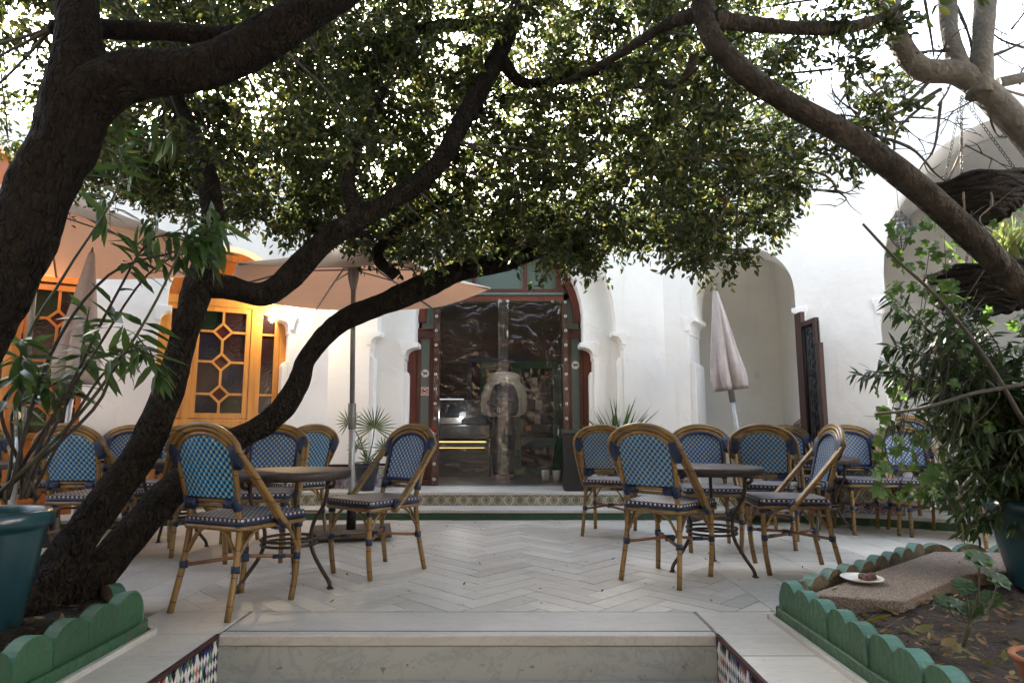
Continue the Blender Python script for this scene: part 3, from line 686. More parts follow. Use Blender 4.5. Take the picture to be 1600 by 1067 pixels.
# pilaster steps beside the jambs (narrow proud strips that stop at shoulder height)
def shoulder(parent, P, s, sgn, w, ztop, dep, t, m='plaster'):
    ol = [(0, .0), (sgn * w, 0), (sgn * w, ztop - .05), (sgn * w * .7, ztop - .012), (sgn * w * .35, ztop), (0, ztop)]
    MB().prism(ol, P(s, dep, .0), (P(1, 0, 0) - P(0, 0, 0)), (0, 0, 1), (P(0, 1, 0) - P(0, 0, 0)), t).build('pilaster', m, parent, .006)
shoulder(wall_c, PC, -X_L - 1.60, 1, .05, 1.70, .02, .17); shoulder(wall_c, PC, -X_L + 1.25, -1, .05, 1.70, .02, .17)
shoulder(wall_i, PI_, -X_L - .1 - 1.245, 1, .05, 1.55, .03, .12); shoulder(wall_i, PI_, -X_L - .1 + .945, -1, .05, 1.55, .03, .12)
shoulder(wall_r, PR_, .27, 1, .06, 1.62, .03, .4); shoulder(wall_r, PR_, 1.42, -1, .06, 1.62, .03, .4); shoulder(wall_r, PR_, 2.12, 1, .06, 1.62, .03, .4)
shoulder(wall_l, PL_, 5.2 - .43, -1, .06, 1.62, .03, .18); shoulder(wall_l, PL_, 5.2 - 2.28, 1, .06, 1.62, .03, .18)
# tile wainscot
T_FLO = tile_mesh(.118, .118, 'tile_floral'); T_STA = tile_mesh(.118, .118, 'tile_star')
def wainscot(parent, P, s0, s1, zb, rows, dep=-.004, cap=True, inv=None):
    ang = math.atan2((P(1, 0, 0) - P(0, 0, 0)).y, (P(1, 0, 0) - P(0, 0, 0)).x)
    inv = parent.matrix_world.inverted() if inv is None else inv
    n = max(1, round((s1 - s0) / .118)); sx = (s1 - s0) / n / .118
    for r in range(rows):
        me = T_MED if r == 1 and rows <= 3 else (T_STA if r == rows - 1 else (T_FLO if r % 2 == 0 else T_MED))
        for i in range(n):
            p = P(s0 + (i + .5) * (s1 - s0) / n, dep, zb + r * .118)
            inst('wall_tile', me, parent, p, (random.uniform(-.012, .012), 0, ang), (sx, 1, 1))
    if cap: MB().prism([(0, 0), (s1 - s0, 0), (s1 - s0, .03), (0, .03)], P(s0, dep - .012, zb + rows * .118), (P(1, 0, 0) - P(0, 0, 0)), (0, 0, 1), (P(0, 1, 0) - P(0, 0, 0)), .012).build('tile_cap', 'border_dark', parent, .003)
wainscot(wall_c, PC, .0, -X_L - 1.60, PLAT2, 2); wainscot(wall_c, PC, -X_L + 1.25, X_R - X_L, PLAT2, 2)
wainscot(wall_i, PI_, -X_L - .1 - 1.59, -X_L - .1 - 1.26, PLAT2, 2); wainscot(wall_i, PI_, -X_L - .1 + .96, -X_L - .1 + 1.24, PLAT2, 2)
wainscot(wall_r, PR_, .0, .26, PLAT2, 2); wainscot(wall_l, PL_, 5.2 - .42, 5.2, PLAT2, 2)
wainscot(wall_l, PL_, 5.2 - 2.26, 5.2 - 1.71, PLAT1, 4)
# tiled foot of the right pier
pier = empty('pier_foot', (0, 0, 0), 0, 'square pier foot clad in blue and ochre tiles between alcove and wide arch', 'pier')
MB().prism([(1.50, -.05), (2.19, -.05), (2.19, .3), (1.50, .3)], PR_(0, 0, PLAT1), dR, nR, (0, 0, 1), 4 * .118 + .012).build('core', 'grout', pier)
wainscot(pier, PR_, 1.50, 2.19, PLAT1, 4, -.052)
def PRs(s, dep, z): return PR_(2.19 + dep * -1, s, z)
ang_s = math.atan2(nR.y, nR.x)
for r in range(4):
    for i in range(3):
        p = PR_(2.193, -.05 + .118 * (i + .5), PLAT1 + r * .118); inst('wall_tile', T_STA if r in (3, 1) else T_FLO, pier, p, (0, 0, ang_s))
# court walls around the viewer, roofs over the wings
for nm, b, lab in (('court_wall', (-8.2, -8.0, -7, 7, -.9, 4.2), 'plain white wall closing the court on the far left, out of view'),
              ('court_wall', (8.0, 8.2, -7, 7, -.9, 4.2), 'plain white wall closing the court on the far right, out of view'),
              ):
    tag(MB().box(*b).build(nm, 'plaster'), lab, 'wall')
rear = empty('rear_sky_blocker', (0, -4.5, -.86), 0, 'unseen brown building added behind the viewer to block sky light', 'building')  # added unseen mass, its roof drawn forward to hold back sky light
MB().box(-8.2, 8.2, -.4, 0, 0, 6.0).build('front', 'rear_blocker_brown', rear); MB().box(-8.4, 8.4, -3.4, 4.0, 6.0, 6.15).build('roof', 'rear_blocker_brown', rear)
# alcove behind the narrow arch (right)
alc = empty('alcove', (0, 0, 0), 0, 'grey-white walled alcove behind the narrow arch, with a small light switch', 'alcove')
a0 = PR_(.1, .49, 0); a1 = PR_(1.52, .49, 0)
MB().box(a0.x - .5, 3.5, 8.0, 8.15, PLAT2, 3.5).build('back_wall', 'plaster_in', alc)
MB().prism([(a1.x - .08, a1.y - .06), (a1.x + .08, a1.y - .06), (3.62, 8.5), (3.44, 8.5)], (0, 0, PLAT2), (1, 0, 0), (0, 1, 0), (0, 0, 1), 3.2).build('side_wall', 'plaster_in', alc)
MB().box(a0.x - .6, a0.x - .1, a0.y - .0, 8.5, PLAT2, 3.5).build('side_wall', 'plaster_in', alc)
MB().box(a0.x - .6, 3.6, a0.y + .1, 8.6, 3.5, 3.6).build('ceiling', 'plaster_in', alc)
MB().box(3.05, 3.105, 7.988, 7.998, 1.52, 1.60).build('light_switch', 'white_glaze', alc, .003)
# vault room behind the wide arch (right)
vr = empty('arcade_bay', (0, 0, 0), 0, 'shaded cream bay behind the wide arch on the right', 'bay')
MB().prism([(1.86, 2.4), (5.6, 2.4), (5.6, 2.55), (1.86, 2.55)], PR_(0, 0, PLAT1), dR, nR, (0, 0, 1), 4.2).build('back_wall', 'plaster_in', vr)
MB().prism([(1.70, .48), (1.86, .48), (1.86, 2.5), (1.70, 2.5)], PR_(0, 0, PLAT1), dR, nR, (0, 0, 1), 4.2).build('side_wall', 'plaster_in', vr)
va = MB()
prv = [(2.0 + 2.4 * .5 - 1.25 * math.cos(t) + .1, 2.5 + 1.35 * math.sin(t)) for t in np.linspace(0, math.pi, 20)]
va.prism(prv + [(x, z + .06) for x, z in reversed(prv)], PR_(0, .9, 0), dR, (0, 0, 1), nR, 1.4).build('vault', 'plaster_in', vr)
def ring(p): return [(v.x, v.y) for v in p]
W0, W1, W2, W3, W4 = Vector((1.66, 7.42, 0)), PR_(5.35, .3, 0), PR_(5.35, 3.3, 0), Vector((3.3, 10.4, 0)), Vector((1.66, 10.6, 0))
wing = empty('sun_leak_shell', (0, 0, 0), 0, 'unseen closed shell added behind the right facade to stop sun leaks', 'building')  # unseen shell, added so sun does not leak into alcove and bay
MB().prism(ring((W0, W1, W2, W3, W4)), (0, 0, 3.95), (1, 0, 0), (0, 1, 0), (0, 0, 1), .12).build('roof', 'plaster', wing)
for a, b in ((W1, W2), (W2, W3), (W3, W4)):
    d_ = (b - a).normalized(); n_ = Vector((-d_.y, d_.x, 0))
    MB().prism([(0, 0), ((b - a).length, 0), ((b - a).length, 3.94), (0, 3.94)], a, d_, (0, 0, 1), n_, -.12).build('outer_wall', 'plaster', wing)
# roofs over the wings
rf = empty('wing_roof', (0, 0, 0), 0, 'flat white roof over the rooms behind the facade, hidden by the leaves', 'roof')
MB().box(-2.3, 2.0, 7.7, 11.5, WTC - .12, WTC - .02).build('slab', 'plaster', rf)
# wing rooms on the left behind the joinery
lr = empty('dining_room', (0, 0, 0), 0, 'dim dining room behind the orange joinery', 'room')
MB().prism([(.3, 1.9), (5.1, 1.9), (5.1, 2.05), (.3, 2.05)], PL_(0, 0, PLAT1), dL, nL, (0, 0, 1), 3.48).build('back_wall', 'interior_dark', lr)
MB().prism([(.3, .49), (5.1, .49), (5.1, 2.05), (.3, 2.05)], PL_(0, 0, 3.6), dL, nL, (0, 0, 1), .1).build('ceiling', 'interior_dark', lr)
# ================================================================= DOOR
YD = YF + .42
door = empty('arched_door', (0, 0, 0), 0, 'red-brown wooden arched door frame with frosted sidelights and fanlight', 'door frame')
DC = -.15
dl, dr = -1.245, .945; ol_, or_ = -.86, .60          # opening for the curtain
zt = 2.40
def dbx(x0, x1, z0, z1, y0=0, y1=.07, m='door_wood', name='post', bev=.006): return MB().box(x0, x1, YD + y0, YD + y1, z0, z1).build(name, m, door, bev)
for sg, xo, xi in ((-1, dl, ol_), (1, dr, or_)):
    a, b = (xo, xi) if sg < 0 else (xi, xo)
    def X(f): return xo + (xi - xo) * f
    def bb(f0, f1): return tuple(sorted((X(f0), X(f1))))
    dbx(*bb(0, .30), PLAT2, 1.95, .01, .07, 'door_red', 'jamb_board')
    dbx(*bb(.30, .42), PLAT2, 2.02, 0, .075); dbx(*bb(.68, .80), PLAT2, 2.02, 0, .075)
    dbx(*bb(.80, 1.0), PLAT2, zt, -.03, .08, 'door_wood', 'post')
    dbx(*bb(.42, .68), PLAT2, .72, .02, .06, 'door_wood', 'panel'); dbx(*bb(.46, .64), PLAT2 + .08, .64, .005, .02, 'door_wood', 'panel')
    dbx(*bb(.42, .68), .72, .80, 0, .07, 'door_wood', 'rail')
    dbx(*bb(.42, .68), .80, 1.96, .03, .042, 'frost_glass', 'sidelight_pane', 0)
    dbx(*bb(.26, .82), 1.96, 2.06, -.01, .08, 'door_wood', 'rail')
    dbx(*bb(.26, .82), 2.06, 2.075, -.02, .08, 'door_red', 'rail')
    dbx(*bb(.42, .80), 2.075, 2.45, .03, .042, 'frost_glass', 'sidelight_pane', 0)
    dbx(*bb(0, .9), PLAT2, PLAT2 + .06, -.02, .09, 'door_wood', 'sill')
dbx(ol_ - .02, or_ + .02, zt, zt + .075, -.035, .08, 'door_red', 'transom'); dbx(ol_ - .02, or_ + .02, zt + .075, zt + .105, -.05, .08, 'frost_glass', 'transom_moulding'); dbx(ol_ - .04, or_ + .04, zt + .105, zt + .16, -.02, .08, 'door_wood', 'transom')
ac, azs, aR = (dl + dr) / 2, 2.2, .97
rim = [(ac + aR * math.cos(t), azs + aR * math.sin(t)) for t in np.linspace(-.05, math.pi + .05, 34)] + [(ac + (aR - .09) * math.cos(t), azs + (aR - .09) * math.sin(t)) for t in np.linspace(math.pi + .05, -.05, 34)]
MB().prism(rim, (0, YD - .01, 0), (1, 0, 0), (0, 0, 1), (0, 1, 0), .08).build('arch_rim', 'door_red', door)
fan = [(ac + (aR - .085) * math.cos(t), azs + (aR - .085) * math.sin(t)) for t in np.linspace(.36, math.pi - .36, 26)]
MB().prism(fan, (0, YD + .035, 0), (1, 0, 0), (0, 0, 1), (0, 1, 0), .01).build('fanlight_pane', 'frost_glass', door)
for x in (-.46, .16): dbx(x - .025, x + .025, zt + .14, azs + .80, 0, .07, 'door_wood', 'mullion')
for x in (ol_ + .03, or_ - .03): dbx(x - .045, x + .045, zt + .1, azs + .52, -.015, .075, 'door_wood', 'mullion')
# stickers
def sticker(x, z, kind):
    s = empty('sticker', (x, YD + .026, z)); 
    if kind == 'round':
        tag(s, None, None); MB().prism([(.048 * math.cos(t), .048 * math.sin(t)) for t in np.linspace(0, 2 * math.pi, 28)[:-1]], (0, 0, 0), (1, 0, 0), (0, 0, 1), (0, 1, 0), .002).build('disc', 'sticker_white', s)
    else:
        MB().box(-.046, .046, 0, .002, -.05, .05).build('backing', 'sticker_white', s)
    dog = [(-.034, .018), (-.028, .026), (-.022, .020), (-.012, .010), (.018, .010), (.026, .018), (.029, .016), (.024, .004), (.024, -.004), (.026, -.022), (.020, -.022), (.017, -.008), (-.006, -.008), (-.010, -.022), (-.016, -.022), (-.016, -.004), (-.022, .008), (-.032, .011)]
    if kind == 'no': dog = [(-x_, z_) for x_, z_ in reversed(dog)]
    MB().prism(dog, (0, -.0022, 0), (1, 0, 0), (0, 0, 1), (0, 1, 0), .0018).build('dog_symbol', 'sticker_black', s)
    if kind == 'no':
        ring = [(.042 * math.cos(t), .042 * math.sin(t)) for t in np.linspace(0, 2 * math.pi, 28)] + [(.035 * math.cos(t), .035 * math.sin(t)) for t in np.linspace(2 * math.pi, 0, 28)]
        MB().prism(ring, (0, -.0028, 0), (1, 0, 0), (0, 0, 1), (0, 1, 0), .002).build('red_ring', 'sticker_red', s)
        MB().prism([(-.029, .024), (-.024, .029), (.029, -.024), (.024, -.029)], (0, -.0028, 0), (1, 0, 0), (0, 0, 1), (0, 1, 0), .002).build('red_bar', 'sticker_red', s)
    return s
xl = dl + (ol_ - dl) * .55; xr = dr + (or_ - dr) * .55
tag(sticker(xl, at(661, 583, YD).z, 'round'), 'round white sticker with black dog, on the left sidelight', 'sticker')
tag(sticker(xl, at(661, 611, YD).z, 'no'), 'square no-dogs sticker with red ring, below the round one on the left sidelight', 'sticker')
tag(sticker(xr, at(896, 570, YD).z, 'round'), 'round white sticker with black dog, on the right sidelight', 'sticker')
# plastic curtain: two sheets and an overlapping flap, with eyelets
cur = empty('plastic_curtain', (0, 0, 0), 0, 'clear wrinkled plastic curtain with metal eyelets hanging over the doorway', 'curtain')
YC = YD - .075
def sheet(x0, x1, z0, z1, y, seed, nx, nz, amp=.02, creases=()):
    vs = []; fs = []
    for i in range(nx + 1):
        for j in range(nz + 1):
            x = x0 + (x1 - x0) * i / nx; z = z0 + (z1 - z0) * j / nz; edge = min(1, 6 * min(i / nx, 1 - i / nx))
            fld = abs(mnoise.noise(Vector((x * 1.6 + seed, z * 2.6 + x * 1.4, seed))))
            dy = amp * (edge * (mnoise.noise(Vector((x * 2.5, z * 1.2, seed))) + .7 * mnoise.noise(Vector((x * 5 + z * 3, z * 5, seed + 3)))) - edge * (1 - min(1, fld * 5)) * .7)
            for (ax, az, bx, bz, w_, h_) in creases:
                ex, ez = bx - ax, bz - az; t_ = max(0, min(1, ((x - ax) * ex + (z - az) * ez) / (ex * ex + ez * ez))); wv = .02 * math.sin(t_ * 9 + ax * 20)
                dd = math.hypot(x - ax - ex * t_ + wv * .4, z - az - ez * t_ + wv); dy -= h_ * math.exp(-(dd / w_) ** 2) * math.sin(math.pi * min(1, .12 + t_)) ** .5
            vs.append((x, y + dy, z))
    for i in range(nx):
        for j in range(nz): a = i * (nz + 1) + j; fs.append((a, a + nz + 1, a + nz + 2, a + 1))
    return MB().add(vs, fs, 0, True)
CRL = [(-.80, 2.33, -.35, 2.30, .016, .022), (-.40, 2.26, -.14, 2.36, .018, .026), (-.62, 2.20, -.30, 2.24, .014, .016), (-.80, 2.05, -.55, 1.86, .014, .014), (-.70, 1.84, -.25, 1.80, .012, .012), (-.78, 1.66, -.40, 1.72, .012, .010), (-.75, .62, -.3, .55, .02, .012), (-.60, 2.12, -.45, 2.02, .012, .014), (-.82, 1.2, -.72, .7, .016, .010), (-.45, 2.08, -.25, 2.14, .012, .014), (-.7, .34, -.2, .30, .016, .014)]
CRR = [(.0, 2.16, .42, 2.22, .020, .028), (.42, 2.22, .56, 2.33, .022, .030), (.05, 2.12, .32, 1.98, .018, .024), (.54, 1.95, .40, 1.68, .018, .022), (.56, 1.60, .44, 1.38, .020, .022), (.1, 2.33, .5, 2.36, .014, .016), (.54, 1.15, .36, .72, .022, .014), (.2, 1.30, .40, 1.05, .016, .012), (.52, .9, .45, .40, .022, .014), (.0, .36, .4, .33, .016, .014), (.15, 1.85, .38, 1.80, .014, .012)]
sheet(ol_ - .06, -.10, PLAT2 + .012, zt + .015, YC, 1.3, 110, 260, .018, CRL).build('sheet', 'clear_pvc', cur)
sheet(-.115, or_ + .06, PLAT2 + .012, zt + .015, YC - .006, 5.1, 110, 260, .018, CRR).build('sheet', 'clear_pvc', cur)
sheet(-.165, -.045, PLAT2 + .02, zt + .012, YC - .03, 9.1, 12, 60, .012).build('flap', 'clear_pvc_flap', cur)
ey = MB(); ey.lathe([(.008, -.003), (.016, -.003), (.018, 0), (.016, .004), (.008, .004), (.008, -.003)], 12); EY = ey.mesh('eyelet', 'steel')
for x in (ol_ - .035, or_ + .035):
    for k in range(13): inst('eyelet', EY, cur, (x, YC - .012, PLAT2 + .08 + k * .172), (R(90), 0, 0))
for x in (-.75, -.14, -.05, .48): inst('eyelet', EY, cur, (x, YC - .014, zt - .01), (R(90), 0, 0))
rb = MB()
for k in range(7): a = k * .9; rb.tube([(0, 0, 0), (.02 * math.cos(a), -.012, .022 * math.sin(a)), (.045 * math.cos(a + .4), -.008, .045 * math.sin(a + .4) - .01)], [.003, .007, .002], 6)
o = rb.build('ribbon_bow', 'ribbon_red'); o.location = at(677, 672, YC - .02); tag(o, 'small red ribbon tied to an eyelet on the left door post', 'ribbon')

# ================================================================= INTERIOR seen through the curtain
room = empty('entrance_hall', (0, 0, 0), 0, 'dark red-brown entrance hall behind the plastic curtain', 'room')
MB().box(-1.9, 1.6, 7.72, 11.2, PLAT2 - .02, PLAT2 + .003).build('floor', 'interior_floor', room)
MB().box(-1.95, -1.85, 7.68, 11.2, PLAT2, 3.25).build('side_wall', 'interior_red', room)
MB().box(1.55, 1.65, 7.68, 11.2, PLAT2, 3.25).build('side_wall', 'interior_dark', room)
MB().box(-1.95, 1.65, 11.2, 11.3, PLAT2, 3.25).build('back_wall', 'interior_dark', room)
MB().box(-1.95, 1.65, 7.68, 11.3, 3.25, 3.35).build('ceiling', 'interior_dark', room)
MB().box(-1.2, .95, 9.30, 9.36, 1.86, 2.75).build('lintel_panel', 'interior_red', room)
gd = empty('green_glass_door', (0, 9.34, PLAT2), 0, 'green painted inner door with glass panes and notices behind the curtain', 'door')
def gx(x0, x1, z0, z1, m='green_door', n='rail', y0=-.04, y1=.02): MB().box(x0, x1, y0, y1, z0, z1).build(n, m, gd, .004)
gx(-.46, .72, 1.52, 1.64); gx(-.46, -.37, 0, 1.52, n='stile'); gx(.0, .13, 0, 1.52, n='stile'); gx(.60, .72, 0, 1.52, n='stile'); gx(.13, .60, .40, .52); gx(.13, .60, 0, .12); gx(-.37, 0, 0, .45, n='panel', y1=.0)
gx(.13, .60, .12, .40, 'interior_dark', 'panel', -.01, .01)
gx(-.37, 0, .45, 1.52, 'show_glass', 'pane', -.006, .0); gx(.13, .60, .52, 1.52, 'show_glass', 'pane', -.006, .0)
for k, (x, z, w, h, m) in enumerate(((.19, 1.40, .05, .06, 'sticker_white'), (.30, 1.30, .07, .09, 'sticker_white'), (.42, 1.36, .06, .06, 'canvas'), (.34, .92, .09, .14, 'sticker_white'), (.33, .72, .08, .16, 'canvas_pink'), (.25, 1.1, .05, .05, 'glass_amber'), (.48, 1.44, .05, .04, 'sticker_red'), (.2, .62, .08, .07, 'glass_amber'))):
    MB().box(x, x + w, -.012, -.008, z - PLAT2 * 0, z + h).build('notice', m, gd)
sh = MB()
shelf = empty('lit_shelf', (0, 9.75, PLAT2), 0, 'warmly lit display shelf behind the green inner door', 'shelf')
for z in (.95, 1.2, 1.42): MB().box(-.42, .6, -.1, .1, z, z + .02).build('board', 'interior_red', shelf)
for k in range(14):
    x = random.uniform(-.4, .55); z = random.choice((.97, 1.22, 1.44)); MB().lathe([(0, 0), (.025, 0), (.03, .06), (.02, .1), (.012, .14), (0, .14)], 10, 0, (x, random.uniform(-.05, .05), z)).build('jar', random.choice(('glass_amber', 'glass_red', 'canvas', 'white_glaze')), shelf)
MB().box(-.40, -.02, .11, .12, 1.30, 1.50).build('backlight', 'lit_shelf', shelf)
# counter with lit strips
ct = empty('display_counter', (-.72, 8.95, PLAT2), 0, 'metal display counter with glowing yellow strips, left behind the curtain', 'counter')
MB().box(-.45, .42, -.02, .5, 0, .44).build('base', 'counter_metal', ct, .01); MB().box(-.45, .42, 0, .5, .52, .70).build('drawer', 'counter_metal', ct, .01)
MB().box(-.45, .42, -.01, .5, .44, .47).build('shelf', 'counter_metal', ct); MB().box(-.38, .36, -.025, -.012, .462, .480).build('light_strip', 'strip_warm', ct); MB().box(-.43, .34, -.035, -.024, .385, .394).build('light_strip', 'strip_warm', ct)
MB().box(-.45, .42, .02, .48, .72, 1.05).build('glass_case', 'show_glass', ct); MB().box(-.40, .05, .0, .015, 1.05, 1.065).build('light_strip', 'strip_white', ct)
bb_ = MB(); bb_.lathe([(0, -.022), (.014, -.017), (.022, 0), (.014, .017), (0, .022)], 14); o = bb_.build('bulb', 'bulb_cool', ct); o.location = (0.02, -.06, .80)
MB().box(-.30, .02, -.02, .0, .72, .80).build('price_rail', 'steel', ct)
pl = bpy.data.lights.new('counter_bulb', 'POINT'); pl.energy = .35; pl.color = (.9, .95, 1); pl.shadow_soft_size = .05
po = bpy.data.objects.new('counter_bulb', pl); COL.objects.link(po); po.location = (-.70, 8.80, PLAT2 + .84)
pl = bpy.data.lights.new('shelf_lamp', 'POINT'); pl.energy = .7; pl.color = (1, .62, .3); pl.shadow_soft_size = .08
po = bpy.data.objects.new('shelf_lamp', pl); COL.objects.link(po); po.location = (.1, 9.6, 2.0)
fr = empty('blue_frame', (-.62, 9.28, PLAT2), 0, 'dark blue painted door frame behind the counter', 'frame')
for a in ((-.03, .03, .95, 1.62), (-.03, .9, 1.62, 1.68)): MB().box(a[0], a[1], -.03, .03, a[2], a[3]).build('member', 'blue_frame', fr)
for x, z in ((.42, 0), (.56, 0.0)):
    o = MB().lathe([(0, 0), (.045, 0), (.055, .13), (.05, .13), (.04, .01), (0, .01)], 16).build('white_cup', 'white_glaze'); o.location = (x, 8.15, PLAT2 + .004)
    tag(o, 'small white pot on the hall floor, ' + ('left' if x < .5 else 'right') + ' of the pair behind the curtain', 'pot', 'white pots inside the door')
# ================================================================= PERSON
def skin_mesh(name, verts, edges, rad, mats, sub=2, root=0):
    me = bpy.data.meshes.new(name); bm = bmesh.new(); ly = bm.verts.layers.skin.verify(); vs = []
    for i, v in enumerate(verts):
        b = bm.verts.new(v); vs.append(b); r = rad[i]; b[ly].radius = r if isinstance(r, tuple) else (r, r); b[ly].use_root = (i == root)
    for a, b in edges: bm.edges.new((vs[a], vs[b]))
    bm.to_mesh(me); bm.free(); o = bpy.data.objects.new(name, me); COL.objects.link(o)
    o.modifiers.new('skin', 'SKIN'); s = o.modifiers.new('sub', 'SUBSURF'); s.levels = sub; s.render_levels = sub
    dg = bpy.context.evaluated_depsgraph_get(); dg.update(); me2 = bpy.data.meshes.new_from_object(o.evaluated_get(dg)); me2.name = name
    bpy.data.objects.remove(o); me2.materials.clear()
    for m in mats: me2.materials.append(MATS[m])
    for p in me2.polygons: p.use_smooth = True
    return me2
PX = at(788, 600, 8.3).x
V_ = [(0, 0, .78), (0, .0, .95), (0, .01, 1.12), (0, .01, 1.24), (0, .02, 1.31), (0, .03, 1.38), (0, .04, 1.45),
      (.075, 0, .74), (.085, .01, .42), (.09, -.02, .08), (.095, .07, .035), (.10, .13, .03),
      (-.075, 0, .74), (-.085, .02, .42), (-.10, -.01, .08), (-.11, .08, .035), (-.115, .14, .03),
      (.15, .0, 1.21), (.235, .0, 1.0), (.17, .17, .90), (.10, .27, .92), (-.15, 0, 1.21), (-.235, .0, 1.0), (-.17, .17, .90), (-.10, .27, .92)]
E_ = [(0, 1), (1, 2), (2, 3), (3, 4), (4, 5), (5, 6), (0, 7), (7, 8), (8, 9), (9, 10), (10, 11), (0, 12), (12, 13), (13, 14), (14, 15), (15, 16), (3, 17), (17, 18), (18, 19), (19, 20), (3, 21), (21, 22), (22, 23), (23, 24)]
R_ = [(.14, .10), (.13, .10), (.15, .10), (.13, .09), .05, (.075, .085), (.07, .085), .085, .06, .045, .042, .03, .085, .06, .045, .042, .03, .06, .045, .035, .03, .06, .045, .035, .03]
body_me = skin_mesh('person', V_, E_, R_, ['trousers', 'skin', 'hair_dark', 'shoe_pink'])
for p in body_me.polygons:
    c = p.center
    p.material_index = 3 if c.z < .075 else 0 if c.z < .86 and not (c.y > .2) else (2 if c.z > 1.36 and c.y < .09 else 1)
person = bpy.data.objects.new('person', body_me); COL.objects.link(person); person.location = (PX, 8.3, PLAT2 + .004); person.rotation_euler = (0, 0, .05)
tag(person, 'person seen from behind in a pale puffy jacket and dark trousers, inside the door', 'person')
jm = MB(); jp = []
for k in range(41):
    f = k / 40; z = .80 + .50 * f; puff = .012 * abs(math.sin(f * math.pi * 5)); w = (.185 + .02 * math.sin(f * 3) if f < .8 else .205 - (f - .8) * .5); jp.append((w * 1.08 + puff, z))
jm.lathe([(.15, .80)] + jp + [(.07, 1.31)], 30, 0, (0, 0, 0), True, lambda a, z: 1 - .22 * abs(math.sin(a)))
for s in (-1, 1):
    pts = catmull([(s * .12, 0, 1.23), (s * .20, .0, 1.15), (s * .238, .02, 1.0), (s * .22, .10, .88), (s * .16, .2, .90)], 8)
    jm.tube(pts, [.066 + .010 * abs(math.sin(i * .62)) - .014 * i / len(pts) for i in range(len(pts))], 14)
jm.build('jacket', 'jacket', person)
hd = MB()
hd.tube([(.155 * math.cos(a), -.03 - .085 * math.sin(a) + .03, 1.285 + .02 * math.sin(a)) for a in np.linspace(-.5, math.pi + .5, 20)], [.05 + .02 * math.sin(i / 19 * math.pi) for i in range(20)], 12)
hd.lathe([(0, -.085), (.06, -.075), (.105, -.02), (.10, .03), (.06, .06), (0, .065)], 18, 0, (0, -.085, 1.22))
hd.build('hood', 'jacket', person)
hb = MB(); hb.lathe([(.098, -.06), (.100, 0), (.092, .05), (.06, .095), (0, .115)], 18, 0, (0, .035, 1.43)); hb.build('beanie', 'hair_dark', person)
bpk = empty('backpack', (PX, 8.3 - .19, PLAT2 + .80), .05, 'dark navy backpack with grey band and red badge worn on the pale jacket', 'backpack')
def sup(w, d, z0, z1, ex=.5, n=24):
    m_ = MB(); pr = []
    for k in range(13):
        f = k / 12; z = z0 + (z1 - z0) * f; sc = (1 - abs(2 * f - 1) ** 4) ** .35 * (1 - .42 * max(0, f - .45) ** 1.2 * 1.4); pr.append((max(.001, sc), z))
    m_.lathe(pr, n, 0, (0, 0, 0), True); m_.v = [(x * w, y * d, z) for x, y, z in m_.v]; return m_
bpk.scale = (1.2, 1.0, 1.1)
sup(.155, .085, -.02, .40).build('bag', 'pack_navy', bpk); p_ = sup(.12, .045, .0, .17); p_.build('front_pocket', 'pack_navy', bpk).location = (0, -.07, .01)
MB().box(-.11, .10, -.098, -.09, .175, .215).build('band', 'pack_grey', bpk, .003)
MB().lathe([(0, 0), (.024, 0), (.024, .006), (0, .006)], 16).build('badge', 'sticker_red', bpk); bpk.children[-1].location = (-.07, -.10, .15); bpk.children[-1].rotation_euler = (R(90), 0, 0)
rp = MB()
for a in ((-.012, -.005, -.03, .03), (-.012, .014, .022, .03), (.008, .014, .0, .03), (-.012, .014, -.003, .004), (.008, .016, -.03, -.012), (.022, .028, -.02, -.012), (.022, .028, .008, .016)): rp.box(a[0], a[1], -.003, 0, a[2], a[3])
o = rp.build('patch_letter', 'sticker_white', bpk); o.location = (-.065, -.118, .075)
for s in (-1, 1): MB().tube(catmull([(s * .05, .05, .33), (s * .085, .11, .42), (s * .09, .2, .44)], 5), .018, 8).build('strap', 'pack_navy', bpk)

